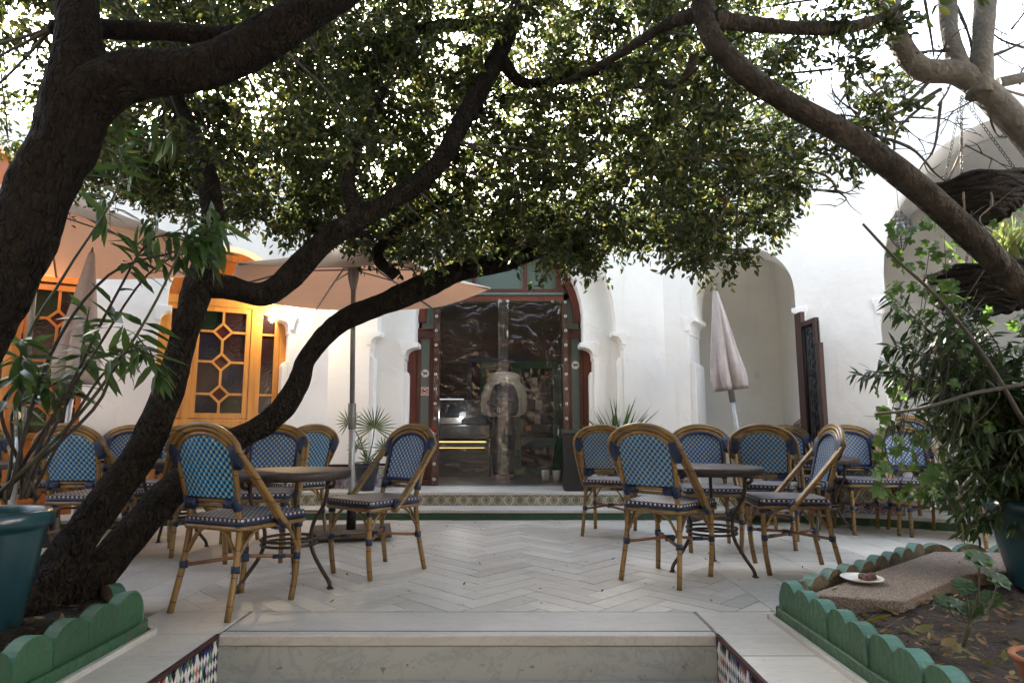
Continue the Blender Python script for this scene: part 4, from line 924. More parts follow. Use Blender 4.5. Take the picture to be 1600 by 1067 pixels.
# ================================================================= ORANGE JOINERY (left wall)
def local_bar(parent, P, D, s0, s1, z0, z1, d0, d1, m, name, bev=.004):
    U = P(1, 0, 0) - P(0, 0, 0); W = P(0, 1, 0) - P(0, 0, 0)
    return MB().prism([(0, 0), (s1 - s0, 0), (s1 - s0, z1 - z0), (0, z1 - z0)], P(s0, D + d0, z0), U, (0, 0, 1), W, d1 - d0).build(name, m, parent, bev)
def casement(parent, P, D, s0, s1, z0, z1, pattern, gl, m='pine_orange'):
    t = .055
    U = P(1, 0, 0) - P(0, 0, 0); W = P(0, 1, 0) - P(0, 0, 0); fm = MB()
    for a in ((s0, s0 + t, z0, z1), (s1 - t, s1, z0, z1), (s0 + t, s1 - t, z0, z0 + t), (s0 + t, s1 - t, z1 - t, z1)):
        fm.prism([(0, 0), (a[1] - a[0], 0), (a[1] - a[0], a[3] - a[2]), (0, a[3] - a[2])], P(a[0], D - .02, a[2]), U, (0, 0, 1), W, .05)
    fr = fm.build('casement', m, parent, .004)
    u0, u1, v0, v1 = s0 + t, s1 - t, z0 + t, z1 - t; uc = (u0 + u1) / 2; b = .012
    U = P(1, 0, 0) - P(0, 0, 0); W = P(0, 1, 0) - P(0, 0, 0)
    def pane(ol, d, g): MB().prism(ol, P(0, D + d, 0), U, (0, 0, 1), W, .004).build('pane', g, fr)
    def bar(p, q, w=b):
        dx, dz = q[0] - p[0], q[1] - p[1]; l = math.hypot(dx, dz); nx, nz = -dz / l * w, dx / l * w
        MB().prism([(p[0] - nx, p[1] - nz), (q[0] - nx, q[1] - nz), (q[0] + nx, q[1] + nz), (p[0] + nx, p[1] + nz)], P(0, D - .014 - random.uniform(0, .002), 0), U, (0, 0, 1), W, .026).build('muntin', m, fr)
    H = v1 - v0
    if pattern == 'diamond':
        cs = [v0 + H * f for f in (.185, .50, .80)]; hw = (u1 - u0) * .20; rows = [v0] + cs + [v1]
        for r in range(4):
            for c in range(2):
                a, bb2 = (u0, uc) if c == 0 else (uc, u1)
                pane([(a, rows[r]), (bb2, rows[r]), (bb2, rows[r + 1]), (a, rows[r + 1])], .012, gl[(r * 2 + c) % len(gl)])
        for i, c in enumerate(cs):
            pane([(uc - hw, c), (uc, c - hw), (uc + hw, c), (uc, c + hw)], .004, 'glass_red')
            for p, q in (((uc - hw, c), (uc, c - hw)), ((uc, c - hw), (uc + hw, c)), ((uc + hw, c), (uc, c + hw)), ((uc, c + hw), (uc - hw, c))): bar(p, q)
            bar((u0, c), (uc - hw, c)); bar((uc + hw, c), (u1, c))
        for a, bb2 in ((v0, cs[0] - hw), (cs[0] + hw, cs[1] - hw), (cs[1] + hw, cs[2] - hw), (cs[2] + hw, v1)): bar((uc, a), (uc, bb2))
    else:
        rows = [v0, v0 + H * .185, v0 + H * .80, v1]
        for r in range(3): pane([(u0, rows[r]), (u1, rows[r]), (u1, rows[r + 1]), (u0, rows[r + 1])], .012, gl[r % len(gl)])
        for z in rows[1:3]: bar((u0, z), (u1, z))
    return fr
win = empty('orange_window', (0, 0, 0), 0, 'orange pine window with diamond muntins in the arch behind the open parasol', 'window')
wD = .22; ws0, ws1 = 5.2 - 1.69, 5.2 - .43
local_bar(win, PL_, wD, ws0, ws1, PLAT1, .90, -.01, .05, 'pine_deep', 'lower_board')
for k in range(3): local_bar(win, PL_, wD, ws0 + .08 + k * .41, ws0 + .40 + k * .41, PLAT2 + .05, .82, -.022, .0, 'pine_deep', 'lower_panel')
local_bar(win, PL_, wD, ws0, ws1, .90, .99, -.03, .05, 'pine_orange', 'sill')
for a in ((ws0, ws0 + .06), (ws0 + .26, ws0 + .33), (ws0 + .89, ws0 + .95), (ws1 - .07, ws1)): local_bar(win, PL_, wD, *a, .99, 2.30, -.03, .05, 'pine_orange', 'post')
casement(win, PL_, wD, ws0 + .06, ws0 + .26, 1.0, 2.19, 'plain', ('glass_navy', 'glass_dark', 'glass_dark'))
casement(win, PL_, wD, ws0 + .33, ws0 + .89, 1.0, 2.19, 'diamond', ('glass_navy', 'glass_green', 'glass_dark', 'glass_navy', 'glass_navy', 'glass_dark', 'glass_green', 'glass_dark'))
casement(win, PL_, wD, ws0 + .95, ws1 - .07, 1.0, 2.19, 'plain', ('glass_navy', 'glass_dark', 'glass_dark'))
local_bar(win, PL_, wD, ws0, ws1, 2.19, 2.28, -.035, .05, 'pine_orange', 'transom')
wa = (ws1 - ws0) / 2 - .07; wc = (ws0 + ws1) / 2
MB().prism([(wc + (wa + .02) * math.cos(t), 2.27 + (wa - .01) * math.sin(t)) for t in np.linspace(0, math.pi, 24)], PL_(0, wD, 0), dL, (0, 0, 1), nL, .04).build('tympanum', 'pine_deep', win)
for k in range(3): local_bar(win, PL_, wD, wc - .42 + k * .3, wc - .18 + k * .3, 2.34, 2.55 + (.14 if k == 1 else 0), -.006, .0, 'glass_amber', 'pane', 0)
big = empty('orange_doors', (0, 0, 0), 0, 'orange pine doors with stained glass filling the wide arch at far left', 'door')
bs0, bs1 = 5.2 - 4.6, 5.2 - 2.28
local_bar(big, PL_, .2, bs0, bs1, 2.28, 2.40, -.03, .05, 'pine_deep', 'transom')
lw = (bs1 - bs0) / 4
for k in range(4):
    a, b = bs0 + k * lw, bs0 + (k + 1) * lw
    local_bar(big, PL_, .2, a, a + .07, PLAT1, 2.28, -.03, .05, 'pine_orange' if k < 3 else 'pine_deep', 'post')
    casement(big, PL_, .2, a + .07, b, .80, 2.26, 'diamond' if k % 2 else 'plain', (('glass_blue', 'glass_red', 'glass_blue') if k % 2 == 0 else ('glass_green', 'glass_dark', 'glass_blue', 'glass_red', 'glass_dark', 'glass_navy')), 'pine_orange' if k == 2 else 'pine_deep')
    local_bar(big, PL_, .2, a + .07, b, PLAT1, .80, -.005, .045, 'pine_deep', 'lower_board')
    local_bar(big, PL_, .2, a + .15, b - .08, PLAT1 + .12, .70, -.018, .0, 'pine_deep', 'lower_panel')
ba = (bs1 - bs0) / 2 - .06; bc = (bs0 + bs1) / 2
MB().prism([(bc + (ba + .02) * math.cos(t), 2.40 + (1.25) * math.sin(t)) for t in np.linspace(0, math.pi, 30)], PL_(0, .2, 0), dL, (0, 0, 1), nL, .04).build('tympanum', 'pine_deep', big)
# warm lamps under the arches
def wall_lamp(p, label, e):
    l = empty('arch_lamp', p, 0, label, 'lamp', 'warm lamps under the left arches')
    MB().lathe([(.0, .05), (.05, .05), (.05, .03), (.02, .02), (.018, -.01)], 14).build('holder', 'pole_grey', l)
    MB().lathe([(.018, -.01), (.032, -.03), (.034, -.05), (.02, -.075), (0, -.082)], 14).build('bulb', 'bulb_warm', l)
    d_ = bpy.data.lights.new('lamp_light', 'POINT'); d_.energy = e; d_.color = (1, .74, .42); d_.shadow_soft_size = .04
    q = bpy.data.objects.new('lamp_light', d_); COL.objects.link(q); q.location = (p[0], p[1], p[2] - .14)
p = PL_(ws1 - .10, -.05, 2.30); wall_lamp(p, 'warm bulb under the window arch, hidden above the parasol edge', 3.2)
p = PL_(bs1 - .55, .05, 2.75); wall_lamp(p, 'warm bulb under the wide left arch', 3.5)

# ================================================================= PARASOLS
def parasol(loc, apex_z, rim_z, Rr, rot, base_label, lean=0):
    u = empty('parasol', loc, rot); u.rotation_euler = (lean, 0, rot)
    n = 6; cor = [Vector((Rr * math.cos(a), Rr * math.sin(a), rim_z)) for a in [k * 2 * math.pi / n for k in range(n)]]
    ap = Vector((0, 0, apex_z)); K = 10
    vs = []; fs = []; vs2 = []
    for k in range(n):
        A, B = cor[k], cor[(k + 1) % n]; grid = []
        for i in range(K + 1):
            t = i / K
            for j in range(K + 1):
                s_ = j / K; e = A * (1 - s_) + B * s_; q = ap * (1 - t) + e * t
                sag = .035 * math.sin(s_ * math.pi) * t * t + .05 * math.sin(t * math.pi) * .6
                q = Vector((q.x * (1 - .03 * math.sin(s_ * math.pi) * t), q.y * (1 - .03 * math.sin(s_ * math.pi) * t), q.z - sag * (1 if t < 1 else .9)))
                grid.append(q)
        o = len(vs); vs += grid
        for i in range(K):
            for j in range(K): a = o + i * (K + 1) + j; fs.append((a, a + K + 1, a + K + 2, a + 1))
    cnp = MB().add(vs, fs, 0, True).build('canopy', 'canvas', u)
    MB().add([v - Vector((0, 0, .006)) for v in vs], [tuple(reversed(f)) for f in fs], 0, True).build('lining', 'canvas_under', cnp)
    for k in range(n):
        c = cor[k]; MB().tube([(0, 0, apex_z - .10), (c.x * .5, c.y * .5, (apex_z + rim_z) / 2 - .055), (c.x * .985, c.y * .985, rim_z - .012)], .009, 6).build('rib', 'pole_grey', cnp)
    hub_z = apex_z - .42
    for k in range(n):
        c = cor[k]; MB().tube([(0, 0, hub_z + .18), (c.x * .45, c.y * .45, apex_z + (rim_z - apex_z) * .45 - .06)], .007, 6).build('strut', 'pole_grey', u)
    MB().lathe([(.0, apex_z + .06), (.03, apex_z + .05), (.05, apex_z), (.09, apex_z - .025)], 14).build('cap', 'canvas', u)
    MB().lathe([(.024, hub_z), (.045, hub_z + .1), (.055, hub_z + .2), (.05, hub_z + .22), (0, hub_z + .22)], 14).build('hub', 'pole_grey', u)
    MB().tube([(0, 0, .05), (0, 0, 1.02)], .026, 14).build('lower_pole', 'pole_light', u); MB().tube([(0, 0, .92), (0, 0, apex_z)], .021, 14).build('upper_pole', 'pole_grey', u)
    cl = MB().tube([(0, 0, .84), (0, 0, 1.06)], .033, 14).build('clamp', 'pole_grey', u, .004); MB().tube([(0, -.03, .97), (0, -.075, .97)], .012, 8).build('crank', 'pole_grey', u)
    return u
par = parasol(at(548, 830, 5.5) * 1.0, 2.46, 2.05, 1.20, R(0), '', R(1.2))
g_ = gnd(548, 838, 0); par.location = (g_.x, g_.y, .05)
tag(par, 'open beige parasol with peach lining and grey pole, behind the left round table', 'parasol')
par.rotation_euler = (R(1.6), R(-1.0), R(2))
bs = empty('ballast_plate', (g_.x, g_.y, 0), R(12), 'weathered slatted grey base plate holding the open parasol pole', 'parasol base')
for k in range(8): MB().box(-.33, .33, -.30 + k * .075, -.232 + k * .075, .03, .062).build('slat', 'base_wood', bs, .004)
MB().box(-.28, .28, -.25, .25, 0, .03).build('plate', 'wrought_iron', bs); MB().tube([(0, 0, .06), (0, 0, .36)], .04, 14).build('socket', 'wrought_iron', bs)
par2 = parasol((-3.62, 4.75, 0), 2.80, 2.30, 1.25, R(0), '', 0)
tag(par2, 'open beige parasol at far left, mostly behind the thick trunk', 'parasol')
def closed_parasol(loc, z_bot, z_top, lean, rz, label, m='canvas_pink', pole_top=None):
    u = empty('closed_parasol', loc, 0, label, 'parasol'); u.rotation_euler = (lean[0], lean[1], rz)
    H = z_top - z_bot; m_ = MB(); pr = []
    for k in range(25):
        f = k / 24; pr.append((.022 + .135 * f ** .85 * (1 - .22 * max(0, f - .85) * 6), z_top - H * f))
    def rm(a, z):
        f = (z_top - z) / H
        return 1 + .30 * f * math.cos(6 * a + 1.1 * math.sin(3 * f)) + .10 * f * math.sin(13 * a + 2 * f)
    m_.lathe(pr + [(.10, z_bot + .05), (.03, z_bot + .14)], 72, 0, (0, 0, 0), True, rm); m_.build('folded_canopy', m, u)
    MB().tube([(0, 0, .04), (0, 0, z_bot + .1)], .021, 12).build('pole', 'pole_light', u); MB().tube([(0, 0, z_bot - .12), (0, 0, z_bot + .12)], .03, 12).build('clamp', 'pole_grey', u)
    MB().tube([(0, 0, z_top - .03), (0, 0, z_top + .05)], [.02, .004], 8).build('finial', 'pole_grey', u)
    MB().lathe([(0, 0), (.2, 0), (.2, .03), (.06, .07), (.03, .3), (0, .3)], 20).build('foot', 'wrought_iron', u)
    return u
cp = closed_parasol((0, 0, 0), 1.18, 2.19, (0, R(-6.5)), 0, 'closed grey-mauve parasol leaning on the alcove edge at right')
b_ = at(1146, 720, 6.35); cp.location = (b_.x + .14, 6.35, PLAT1)
cp2 = closed_parasol((0, 0, 0), 1.26, 2.35, (0, R(3)), 0, 'closed pinkish parasol in front of the orange doors at far left')
b_ = at(94, 680, 5.2); cp2.location = (b_.x + .0, 5.2, 0)

# ================================================================= CHAIRS
def uv_xz(me):
    uvl = me.uv_layers.new(name='UVMap')
    for po in me.polygons:
        n = po.normal
        for li in po.loop_indices:
            co = me.vertices[me.loops[li].vertex_index].co; uvl.data[li].uv = (co.x + 1, co.z + 1)
def uv_seat(me):
    uvl = me.uv_layers.new(name='UVMap')
    for po in me.polygons:
        for li in po.loop_indices:
            co = me.vertices[me.loops[li].vertex_index].co
            if abs(po.normal.z) > .6: uvl.data[li].uv = (co.x + 1, co.y + 1)
            elif abs(po.normal.x) > abs(po.normal.y): uvl.data[li].uv = (co.y + 1.5, co.z + 1)
            else: uvl.data[li].uv = (co.x + 1, co.z + 1)
def back_y(z): return -.20 - (z - .46) * .27          # recline of the backrest
def make_chair():
    c = empty('bistro_chair')
    # inner arch: posts + arch
    def arch(wb, wt, z0, ztop, off=0, npt=14):
        zs = ztop - wt * .62; pts = [(-wb, back_y(z0) + off, z0), (-(wb + (wt - wb) * .6), back_y((z0 + zs) / 2) + off, (z0 + zs) / 2)]
        for t in np.linspace(0, math.pi, npt): z = zs + wt * .62 * math.sin(t); pts.append((-wt * math.cos(t), back_y(z) + off, z))
        pts += [((wb + (wt - wb) * .6), back_y((z0 + zs) / 2) + off, (z0 + zs) / 2), (wb, back_y(z0) + off, z0)]
        return pts
    inner = arch(.165, .185, .44, .875); MB().tube(catmull(inner, 3), .0135, 8).build('back_arch', 'rattan', c)
    # outer double rail sweeping forward to the seat sides
    for (dw, dy, dz) in ((.028, .0, .026), (.054, -.004, .044)):
        w = .185 + dw; ztop = .875 + dz; zs = ztop - w * .62; pts = [(-(w + .012), .045, .395), (-(w + .014), -.03, .475), (-(w + .012), -.19, .66)]
        for t in np.linspace(.05, math.pi - .05, 13): z = zs + w * .62 * math.sin(t); pts.append((-w * math.cos(t), back_y(z) + dy, z))
        pts += [((w + .012), -.19, .66), ((w + .014), -.03, .475), ((w + .012), .045, .395)]
        MB().tube(catmull(pts, 3), .0145, 8).build('outer_rail', 'rattan', c)
    for s in (-1, 1):
        MB().tube(catmull([(s * .165, back_y(.50), .50), (s * .168, -.20, .42), (s * .175, -.215, .25), (s * .19, -.265, .0)], 4), [.0155] * 13, 8).build('leg', 'rattan', c)
        MB().tube(catmull([(s * .185, .185, .44), (s * .186, .19, .30), (s * .183, .185, .14), (s * .178, .165, .0)], 4), .016, 8).build('leg', 'rattan', c)
        # braces below the seat
        MB().tube(catmull([(s * .184, .185, .27), (s * .182, .12, .375), (s * .18, .02, .42)], 4), .008, 6).build('brace', 'rattan', c)
        MB().tube(catmull([(s * .172, -.21, .27), (s * .174, -.13, .375), (s * .178, -.04, .42)], 4), .008, 6).build('brace', 'rattan', c)
    for y, w in ((.187, .183), (-.212, .172)):
        for s in (-1, 1): MB().tube(catmull([(s * w, y, .27), (s * w * .62, y, .375), (s * w * .12, y, .42)], 4), .008, 6).build('brace', 'rattan', c)
    MB().tube([(-.18, .185, .225), (.173, -.222, .225)], .0095, 8).build('stretcher', 'rattan_brown', c); MB().tube([(.18, .185, .222), (0, 0, .238), (-.173, -.222, .222)], .0095, 8).build('stretcher', 'rattan_brown', c)
    # lower crossbars of the back
    MB().tube([(-.17, back_y(.545), .545), (.17, back_y(.545), .545)], .011, 8).build('cross_bar', 'rattan', c)
    MB().tube([(-.17, back_y(.52), .52), (.17, back_y(.52), .52)], .011, 8).build('cross_bar', 'rattan', c)
    # woven back: rear and front skins
    ol = [(-.157, .562), (.157, .562)]; zs = .865 - .172 * .62
    ol += [(.170 * math.cos(t), zs + .172 * .62 * math.sin(t)) for t in np.linspace(0, math.pi, 17)]
    def skin(dy, sgn):
        m_ = MB(); vs = []; K = 8
        # rows of strips between left and right outline
        zz = np.linspace(.562, .862, 15); fs = []
        for z in zz:
            w = .157 + (.170 - .157) * min(1, (z - .562) / (zs - .562)) if z <= zs else .172 * math.sqrt(max(0, 1 - ((z - zs) / (.172 * .62)) ** 2)) * .99
            for k in range(K + 1):
                u = -1 + 2 * k / K; vs.append((u * w, back_y(z) + dy + .012 * (u * u - 1) * 1.0, z))
        for i in range(14):
            for k in range(K): a = i * (K + 1) + k; q = (a, a + 1, a + K + 2, a + K + 1); fs.append(q if sgn > 0 else tuple(reversed(q)))
        m_.add(vs, fs, 0, True); m_.uv = uv_xz; return m_
    bpn = skin(-.004, 1).build('back_panel', 'weave_back', c); skin(.006, -1).build('front_face', 'weave_front', bpn)
    bdr = [(-.155, back_y(.562) + .008, .562)] + [(x * .985, back_y(z) + .008, z - .002) for x, z in reversed(ol[2:])] + [(.155, back_y(.562) + .008, .562), (-.155, back_y(.562) + .008, .562)]
    MB().tube(bdr, .0105, 6).build('panel_rim', 'rim_blue', bpn)
    # seat: rounded woven cushion of cane
    so = []
    for (cx, cy, a0) in ((.19, .185, 0), (-.19, .185, 90), (-.165, -.19, 180), (.165, -.19, 270)):
        so += [(cx + .028 * math.cos(R(a0 + t)), cy + .028 * math.sin(R(a0 + t))) for t in (0, 30, 60, 90)]
    m_ = MB(); m_.prism(so, (0, 0, .432), (1, 0, 0), (0, 1, 0), (0, 0, 1), .034); m_.uv = uv_seat
    st_ = m_.build('seat', 'weave_seat', c, .006)
    MB().tube([(x * 1.0, y * 1.0, .436) for x, y in so + so[:1]], .010, 6).build('seat_rim', 'rim_blue', st_)
    MB().tube([(x * .985, y * .985, .413) for x, y in so + so[:1]], .0135, 6).build('seat_frame', 'rattan', c)
    # blue bindings
    bn = []
    for s in (-1, 1):
        z = .765
        q = MB(); pts = [(s * .20, back_y(.70), .705), (s * .205, back_y(.75) + .006, .745), (s * .205, back_y(.80) + .004, .79), (s * .197, back_y(.83), .825)]
        q.tube(pts, [.028, .040, .042, .036], 10); q.v = [(x, (y - back_y(zz)) * .55 + back_y(zz), zz) for x, y, zz in q.v]; q.build('binding', 'binding_blue', c)
        MB().tube([(s * .165, back_y(.515), .50), (s * .165, back_y(.56), .565)], .021, 8).build('binding', 'binding_blue', c)
        MB().tube([(s * .09, back_y(.533), .533), (s * .15, back_y(.533), .533)], [.025, .025], 8).build('binding', 'binding_blue', c)
        MB().tube([(s * .235, .0, .45), (s * .232, .035, .405)], .026, 8).build('binding', 'binding_blue', c)
        for (x, y, zz, h, r_) in ((s * .186, .188, .40, .05, .0225), (s * .184, .187, .225, .035, .0205), (s * .174, -.218, .225, .035, .0205), (s * .168, -.203, .42, .035, .021)):
            MB().tube([(x, y, zz - h / 2), (x, y, zz + h / 2)], r_, 8).build('binding', 'binding_blue', c)
        MB().tube([(s * .145, .147, .226), (s * .10, .10, .226)], .0125, 6).build('binding', 'binding_blue', c)
    MB().tube([(-.02, -.018, .23), (.02, .018, .23)], .02, 8).build('binding', 'binding_blue', c)
    return c
proto = make_chair()
GC = 'blue woven bistro chairs in the court'
CH = [  # x, y, facing dx, dy, label
 (-1.40, 3.46, .40, .92, 'nearest chair at left, seen from behind, by the leaning trunk'),
 (-1.76, 4.62, .12, -1, 'chair facing the viewer behind the left round table'),
 (-1.83, 5.40, -.75, .65, 'chair turned away, beside the open parasol pole and behind the left table'),
 (-.88, 4.20, -.62, -.78, 'chair angled at the right of the left round table, below the palm'),
 (-2.86, 4.50, .05, 1, 'chair seen from behind between the blue pot and the leaning trunk'),
 (-3.86, 5.40, .15, -1, 'chair facing the viewer below the closed parasol at far left'),
 (-4.05, 4.95, .75, -.65, 'leftmost chair, cut by the picture edge above the blue pot'),
 (-2.92, 5.45, .0, -1, 'chair facing the viewer half hidden behind the leaning trunk, under the orange window'),
 (-3.50, 5.75, .2, -1, 'farthest chair at left, only its rim showing above the others'),
 (-2.35, 4.95, -.5, .85, 'chair at the small left table directly behind the nearest chair'),
 (.86, 5.72, .35, .93, 'chair seen from behind next to the black bin'),
 (.97, 4.06, .66, .75, 'nearest chair at right, seen from behind at the right round table'),
 (1.50, 4.98, -.10, -1, 'chair facing the viewer behind the right round table'),
 (2.05, 5.22, .45, .89, 'chair seen from behind under the closed grey parasol, right of the round table'),
 (1.78, 4.27, -.97, .12, 'chair in side view at the right round table, its back leaning right'),
 (2.58, 6.02, -.25, -.97, 'chair facing the viewer in front of the alcove'),
 (2.95, 6.28, -.5, -.87, 'chair partly hidden in front of the iron gate leaf'),
 (3.10, 5.74, -.12, -.99, 'chair facing the viewer in front of the tiled pier foot'),
 (3.52, 5.62, -.15, -.99, 'chair facing the viewer half behind the potted shrub'),
 (3.95, 6.20, -.1, -.99, 'chair at the back of the wide right arch, behind the shrub'),
 (3.80, 5.16, .25, .97, 'chair seen from behind at far right, mostly hidden by the shrub'),
]
for i, (x, y, dx, dy, lab) in enumerate(CH):
    c = proto if i == 0 else copy_tree(proto)
    c.location = (x, y, PLAT1 if i in (16, 19) else 0); c.rotation_euler = (0, 0, math.atan2(dy, dx) - R(90))
    tag(c, 'blue woven ' + lab, 'chair', GC)
# ================================================================= TABLES
def make_table():
    t = empty('round_table')
    MB().lathe([(0, .655), (.325, .655), (.335, .650), (.338, .642), (.338, .612), (.330, .606), (.31, .606), (.31, .628), (0, .628)], 48).build('top', ['table_top'], t)
    for k in range(3):
        a = R(210 + 120 * k); ca, sa = math.cos(a), math.sin(a)
        prof = [(.255, .560), (.283, .568), (.290, .595), (.265, .605), (.245, .575), (.242, .53), (.225, .46), (.165, .37), (.145, .28), (.165, .19), (.235, .09), (.275, .04), (.285, .004)]
        MB().tube([(r * ca, r * sa, z) for r, z in catmull(prof, 3)], .0115, 8).build('leg', 'table_metal', t)
        MB().tube([(.285 * ca, .285 * sa, .0), (.287 * ca, .287 * sa, .008)], .02, 8).build('foot', 'table_metal', t)
        MB().tube([(.24 * ca, .24 * sa, .615), (.24 * ca, .24 * sa, .53)], .008, 6).build('bracket', 'table_metal', t)
    for z, r_ in ((.235, .155), (.262, .158)): MB().tube([(r_ * math.cos(a), r_ * math.sin(a), z) for a in np.linspace(0, 2 * math.pi, 33)], .0085, 6).build('ring', 'table_metal', t)
    return t
tp = make_table()
for i, (x, y, rz, lab) in enumerate(((-1.30, 3.86, 12, 'dark round metal table between the two nearest left chairs'), (1.29, 4.26, -18, 'dark round metal table among the right-hand chairs'),
        (2.62, 5.60, 30, 'dark round metal table behind the side-view chair, before the alcove'), (-3.62, 4.98, 5, 'dark round metal table at far left behind the blue pot'),
        (-2.62, 5.02, 40, 'dark round metal table behind the leaning trunk'), (4.05, 5.45, 20, 'dark round metal table at far right behind the shrub pot'))):
    t = tp if i == 0 else copy_tree(tp); t.location = (x, y, 0); t.rotation_euler = (0, 0, R(rz)); tag(t, lab, 'table', 'round metal tables')

# ================================================================= BIN, GATE LEAF, LANTERN, BASKETS, POTS, PLATE
bn = empty('litter_bin', (at(903, 760, 6.95).x, 7.0, PLAT2), 0, 'black litter bin with dark slot, right of the plastic curtain', 'bin')
MB().box(-.15, .15, -.12, .12, 0, .60).build('body', 'black_plastic', bn, .012); MB().box(-.155, .155, -.125, .125, .60, .645).build('lid', 'counter_metal', bn, .008)
MB().box(-.09, .11, -.126, -.12, .42, .54).build('slot', 'wrought_iron', bn)
gt = empty('gate_leaf', (0, 0, 0), 0, 'dark open gate leaf with wrought-iron scrolls at the right alcove edge', 'gate')
gp = at(1284, 660, 6.0); gang = math.atan2(.60, .02)
gt.location = (gp.x + .03, 5.98, PLAT1); gt.rotation_euler = (0, 0, gang)
GW, GH = .52, 1.96
def gbox(u0, u1, z0, z1, m='gate_wood', n='stile', t=.022): MB().box(u0, u1, -t, t, z0, z1).build(n, m, gt, .003)
gbox(0, .06, 0, GH - .36); gbox(.06, .11, GH - .36 - .0, GH - .16) ; gbox(GW - .15, GW, 0, GH)
gbox(.06, GW - .15, 0, .5, n='panel', t=.012); gbox(.06, GW - .15, .5, .55, n='rail'); gbox(.06, GW - .15, GH - .16, GH - .11, n='rail')
for k in range(6):
    z = .66 + k * .20
    for s in (-1, 1):
        sp = [(.215 + s * (.07 - .06 * (a / 9.0)) * math.cos(a) - s * .0, 0, z + (.07 - .06 * (a / 9.0)) * math.sin(a) * 1.0 + s * .045) for a in np.linspace(0, 8.5, 22)]
        MB().tube(sp, .006, 6).build('scroll', 'wrought_iron', gt)
MB().box(.05, GW - .14, -.020, -.012, .55, GH - .14).build('backing', 'counter_metal', gt)
for x in (.065, .215, .365): MB().tube([(x, 0, .55), (x, 0, GH - .14)], .006, 6).build('iron_bar', 'wrought_iron', gt)
# lantern
ln = empty('wire_lantern', at(1404, 330, 5.0), 0, 'small black wire lantern hanging at the edge of the wide arch', 'lantern')
MB().tube([(0, 0, .02), (0, 0, .9)], .0025, 5).build('cord', 'wrought_iron', ln)
prof = [(.018, .0), (.03, -.03), (.075, -.085), (.085, -.12), (.085, -.19), (.06, -.25), (.03, -.30), (.012, -.33)]
for k in range(12): a = k * math.pi / 6; MB().tube([(r * math.cos(a), r * math.sin(a), z) for r, z in prof], .0028, 5).build('wire', 'wrought_iron', ln)
for r, z in ((.055, -.06), (.08, -.10), (.086, -.135), (.086, -.17), (.075, -.22), (.045, -.275)): MB().tube([(r * math.cos(a), r * math.sin(a), z) for a in np.linspace(0, 2 * math.pi, 25)], .003, 5).build('wire_ring', 'wrought_iron', ln)
MB().lathe([(0, -.09), (.03, -.10), (.04, -.14), (.03, -.19), (0, -.2)], 14).build('glass', 'frost_glass', ln)
def basket(c, Rb, H, hook, label):
    b = empty('hanging_basket', c, 0, label, 'basket')
    bowl = MB(); bowl.lathe([(Rb * math.cos(t) ** .6 if t < 1.55 else 0, -H * math.sin(t)) for t in np.linspace(0, math.pi / 2, 9)], 26); bowl.lathe([(Rb * .93 * math.cos(t) ** .6 if t < 1.55 else 0, -H * .93 * math.sin(t)) for t in np.linspace(0, math.pi / 2, 9)], 26)
    bowl.build('bowl', 'basket_twig', b)
    for k in range(11):
        t = k / 11 * 1.35; r = Rb * math.cos(t) ** .6 * 1.01; z = -H * math.sin(t); ph = random.uniform(0, 6)
        MB().tube([(r * (1 + .012 * math.sin(9 * a + ph)) * math.cos(a), r * (1 + .012 * math.sin(9 * a + ph)) * math.sin(a), z + .012 * math.sin(6 * a + ph * 2)) for a in np.linspace(0, 2 * math.pi, 40)], .014, 6, wob=.15, wscale=20).build('twig_hoop', 'basket_twig', b)
    MB().lathe([(0, -.03), (Rb * .9, -.02), (Rb * .93, -.05)], 24).build('soil', 'soil', b)
    hk = Vector(hook) - Vector(c)
    for k in range(3):
        a = R(100 + 120 * k); A = Vector((Rb * math.cos(a), Rb * math.sin(a), 0)); n = 26
        ch = MB()
        for i in range(n):
            p, q = A.lerp(hk, i / n), A.lerp(hk, (i + 1.15) / n); dv = (q - p); side = dv.cross(Vector((1, .3, 0)) if i % 2 else Vector((.1, 1, .2))).normalized() * .006
            ch.tube([p, p.lerp(q, .25) + side, p.lerp(q, .75) + side, q, p.lerp(q, .75) - side, p.lerp(q, .25) - side, p], .0022, 4)
        ch.build('chain', 'wrought_iron', b)
    return b
basket(at(1523, 292, 3.55), .235, .20, at(1502, 150, 3.5), 'upper dark twig hanging basket on chains beside the grey trunk')
basket(at(1530, 428, 3.75), .275, .24, at(1535, 300, 3.70), 'lower, larger dark twig hanging basket half behind the leaning trunk')
def pot(loc, Rr, H, label, m='glaze_teal', soil=True, name='plant_pot'):
    p = empty(name, loc, 0, label, 'pot')
    MB().lathe([(0, 0), (Rr * .62, 0), (Rr * .66, .02), (Rr * .80, H * .45), (Rr * .93, H * .82), (Rr * .94, H * .84), (Rr * 1.0, H * .86), (Rr * 1.04, H * .90), (Rr * 1.04, H * .95), (Rr * 1.0, H * .985), (Rr * .95, H), (Rr * .88, H * .985), (Rr * .86, H * .9)], 44).build('vessel', m, p)
    MB().lathe([(0, H * .92), (Rr * .87, H * .91)], 30).build('potting_soil', 'soil', p); return p
potL = at(-30, 950, 2.75); POTL = Vector((potL.x, 2.75, .07)); pot(POTL, .215, .49, 'large teal glazed pot cut by the left picture edge')
POTR = Vector((at(1652, 900, 3.45).x, 3.45, .07)); pot(POTR, .30, .46, 'large blue-green glazed pot at the right picture edge')
o = pot(gnd(1655, 1092, .1), .11, .12, 'small terracotta pot lying low in the right bed corner', 'terracotta')
PD = at(572, 770, 6.98); pot((PD.x, 6.98, PLAT2), .135, .30, 'dark blue pot below the fan palm, left of the door', 'pot_dark')
PY_ = at(966, 760, 7.05); pot((PY_.x, 7.05, PLAT2), .135, .30, 'dark blue pot of the spiky plant, right of the bin', 'pot_dark')
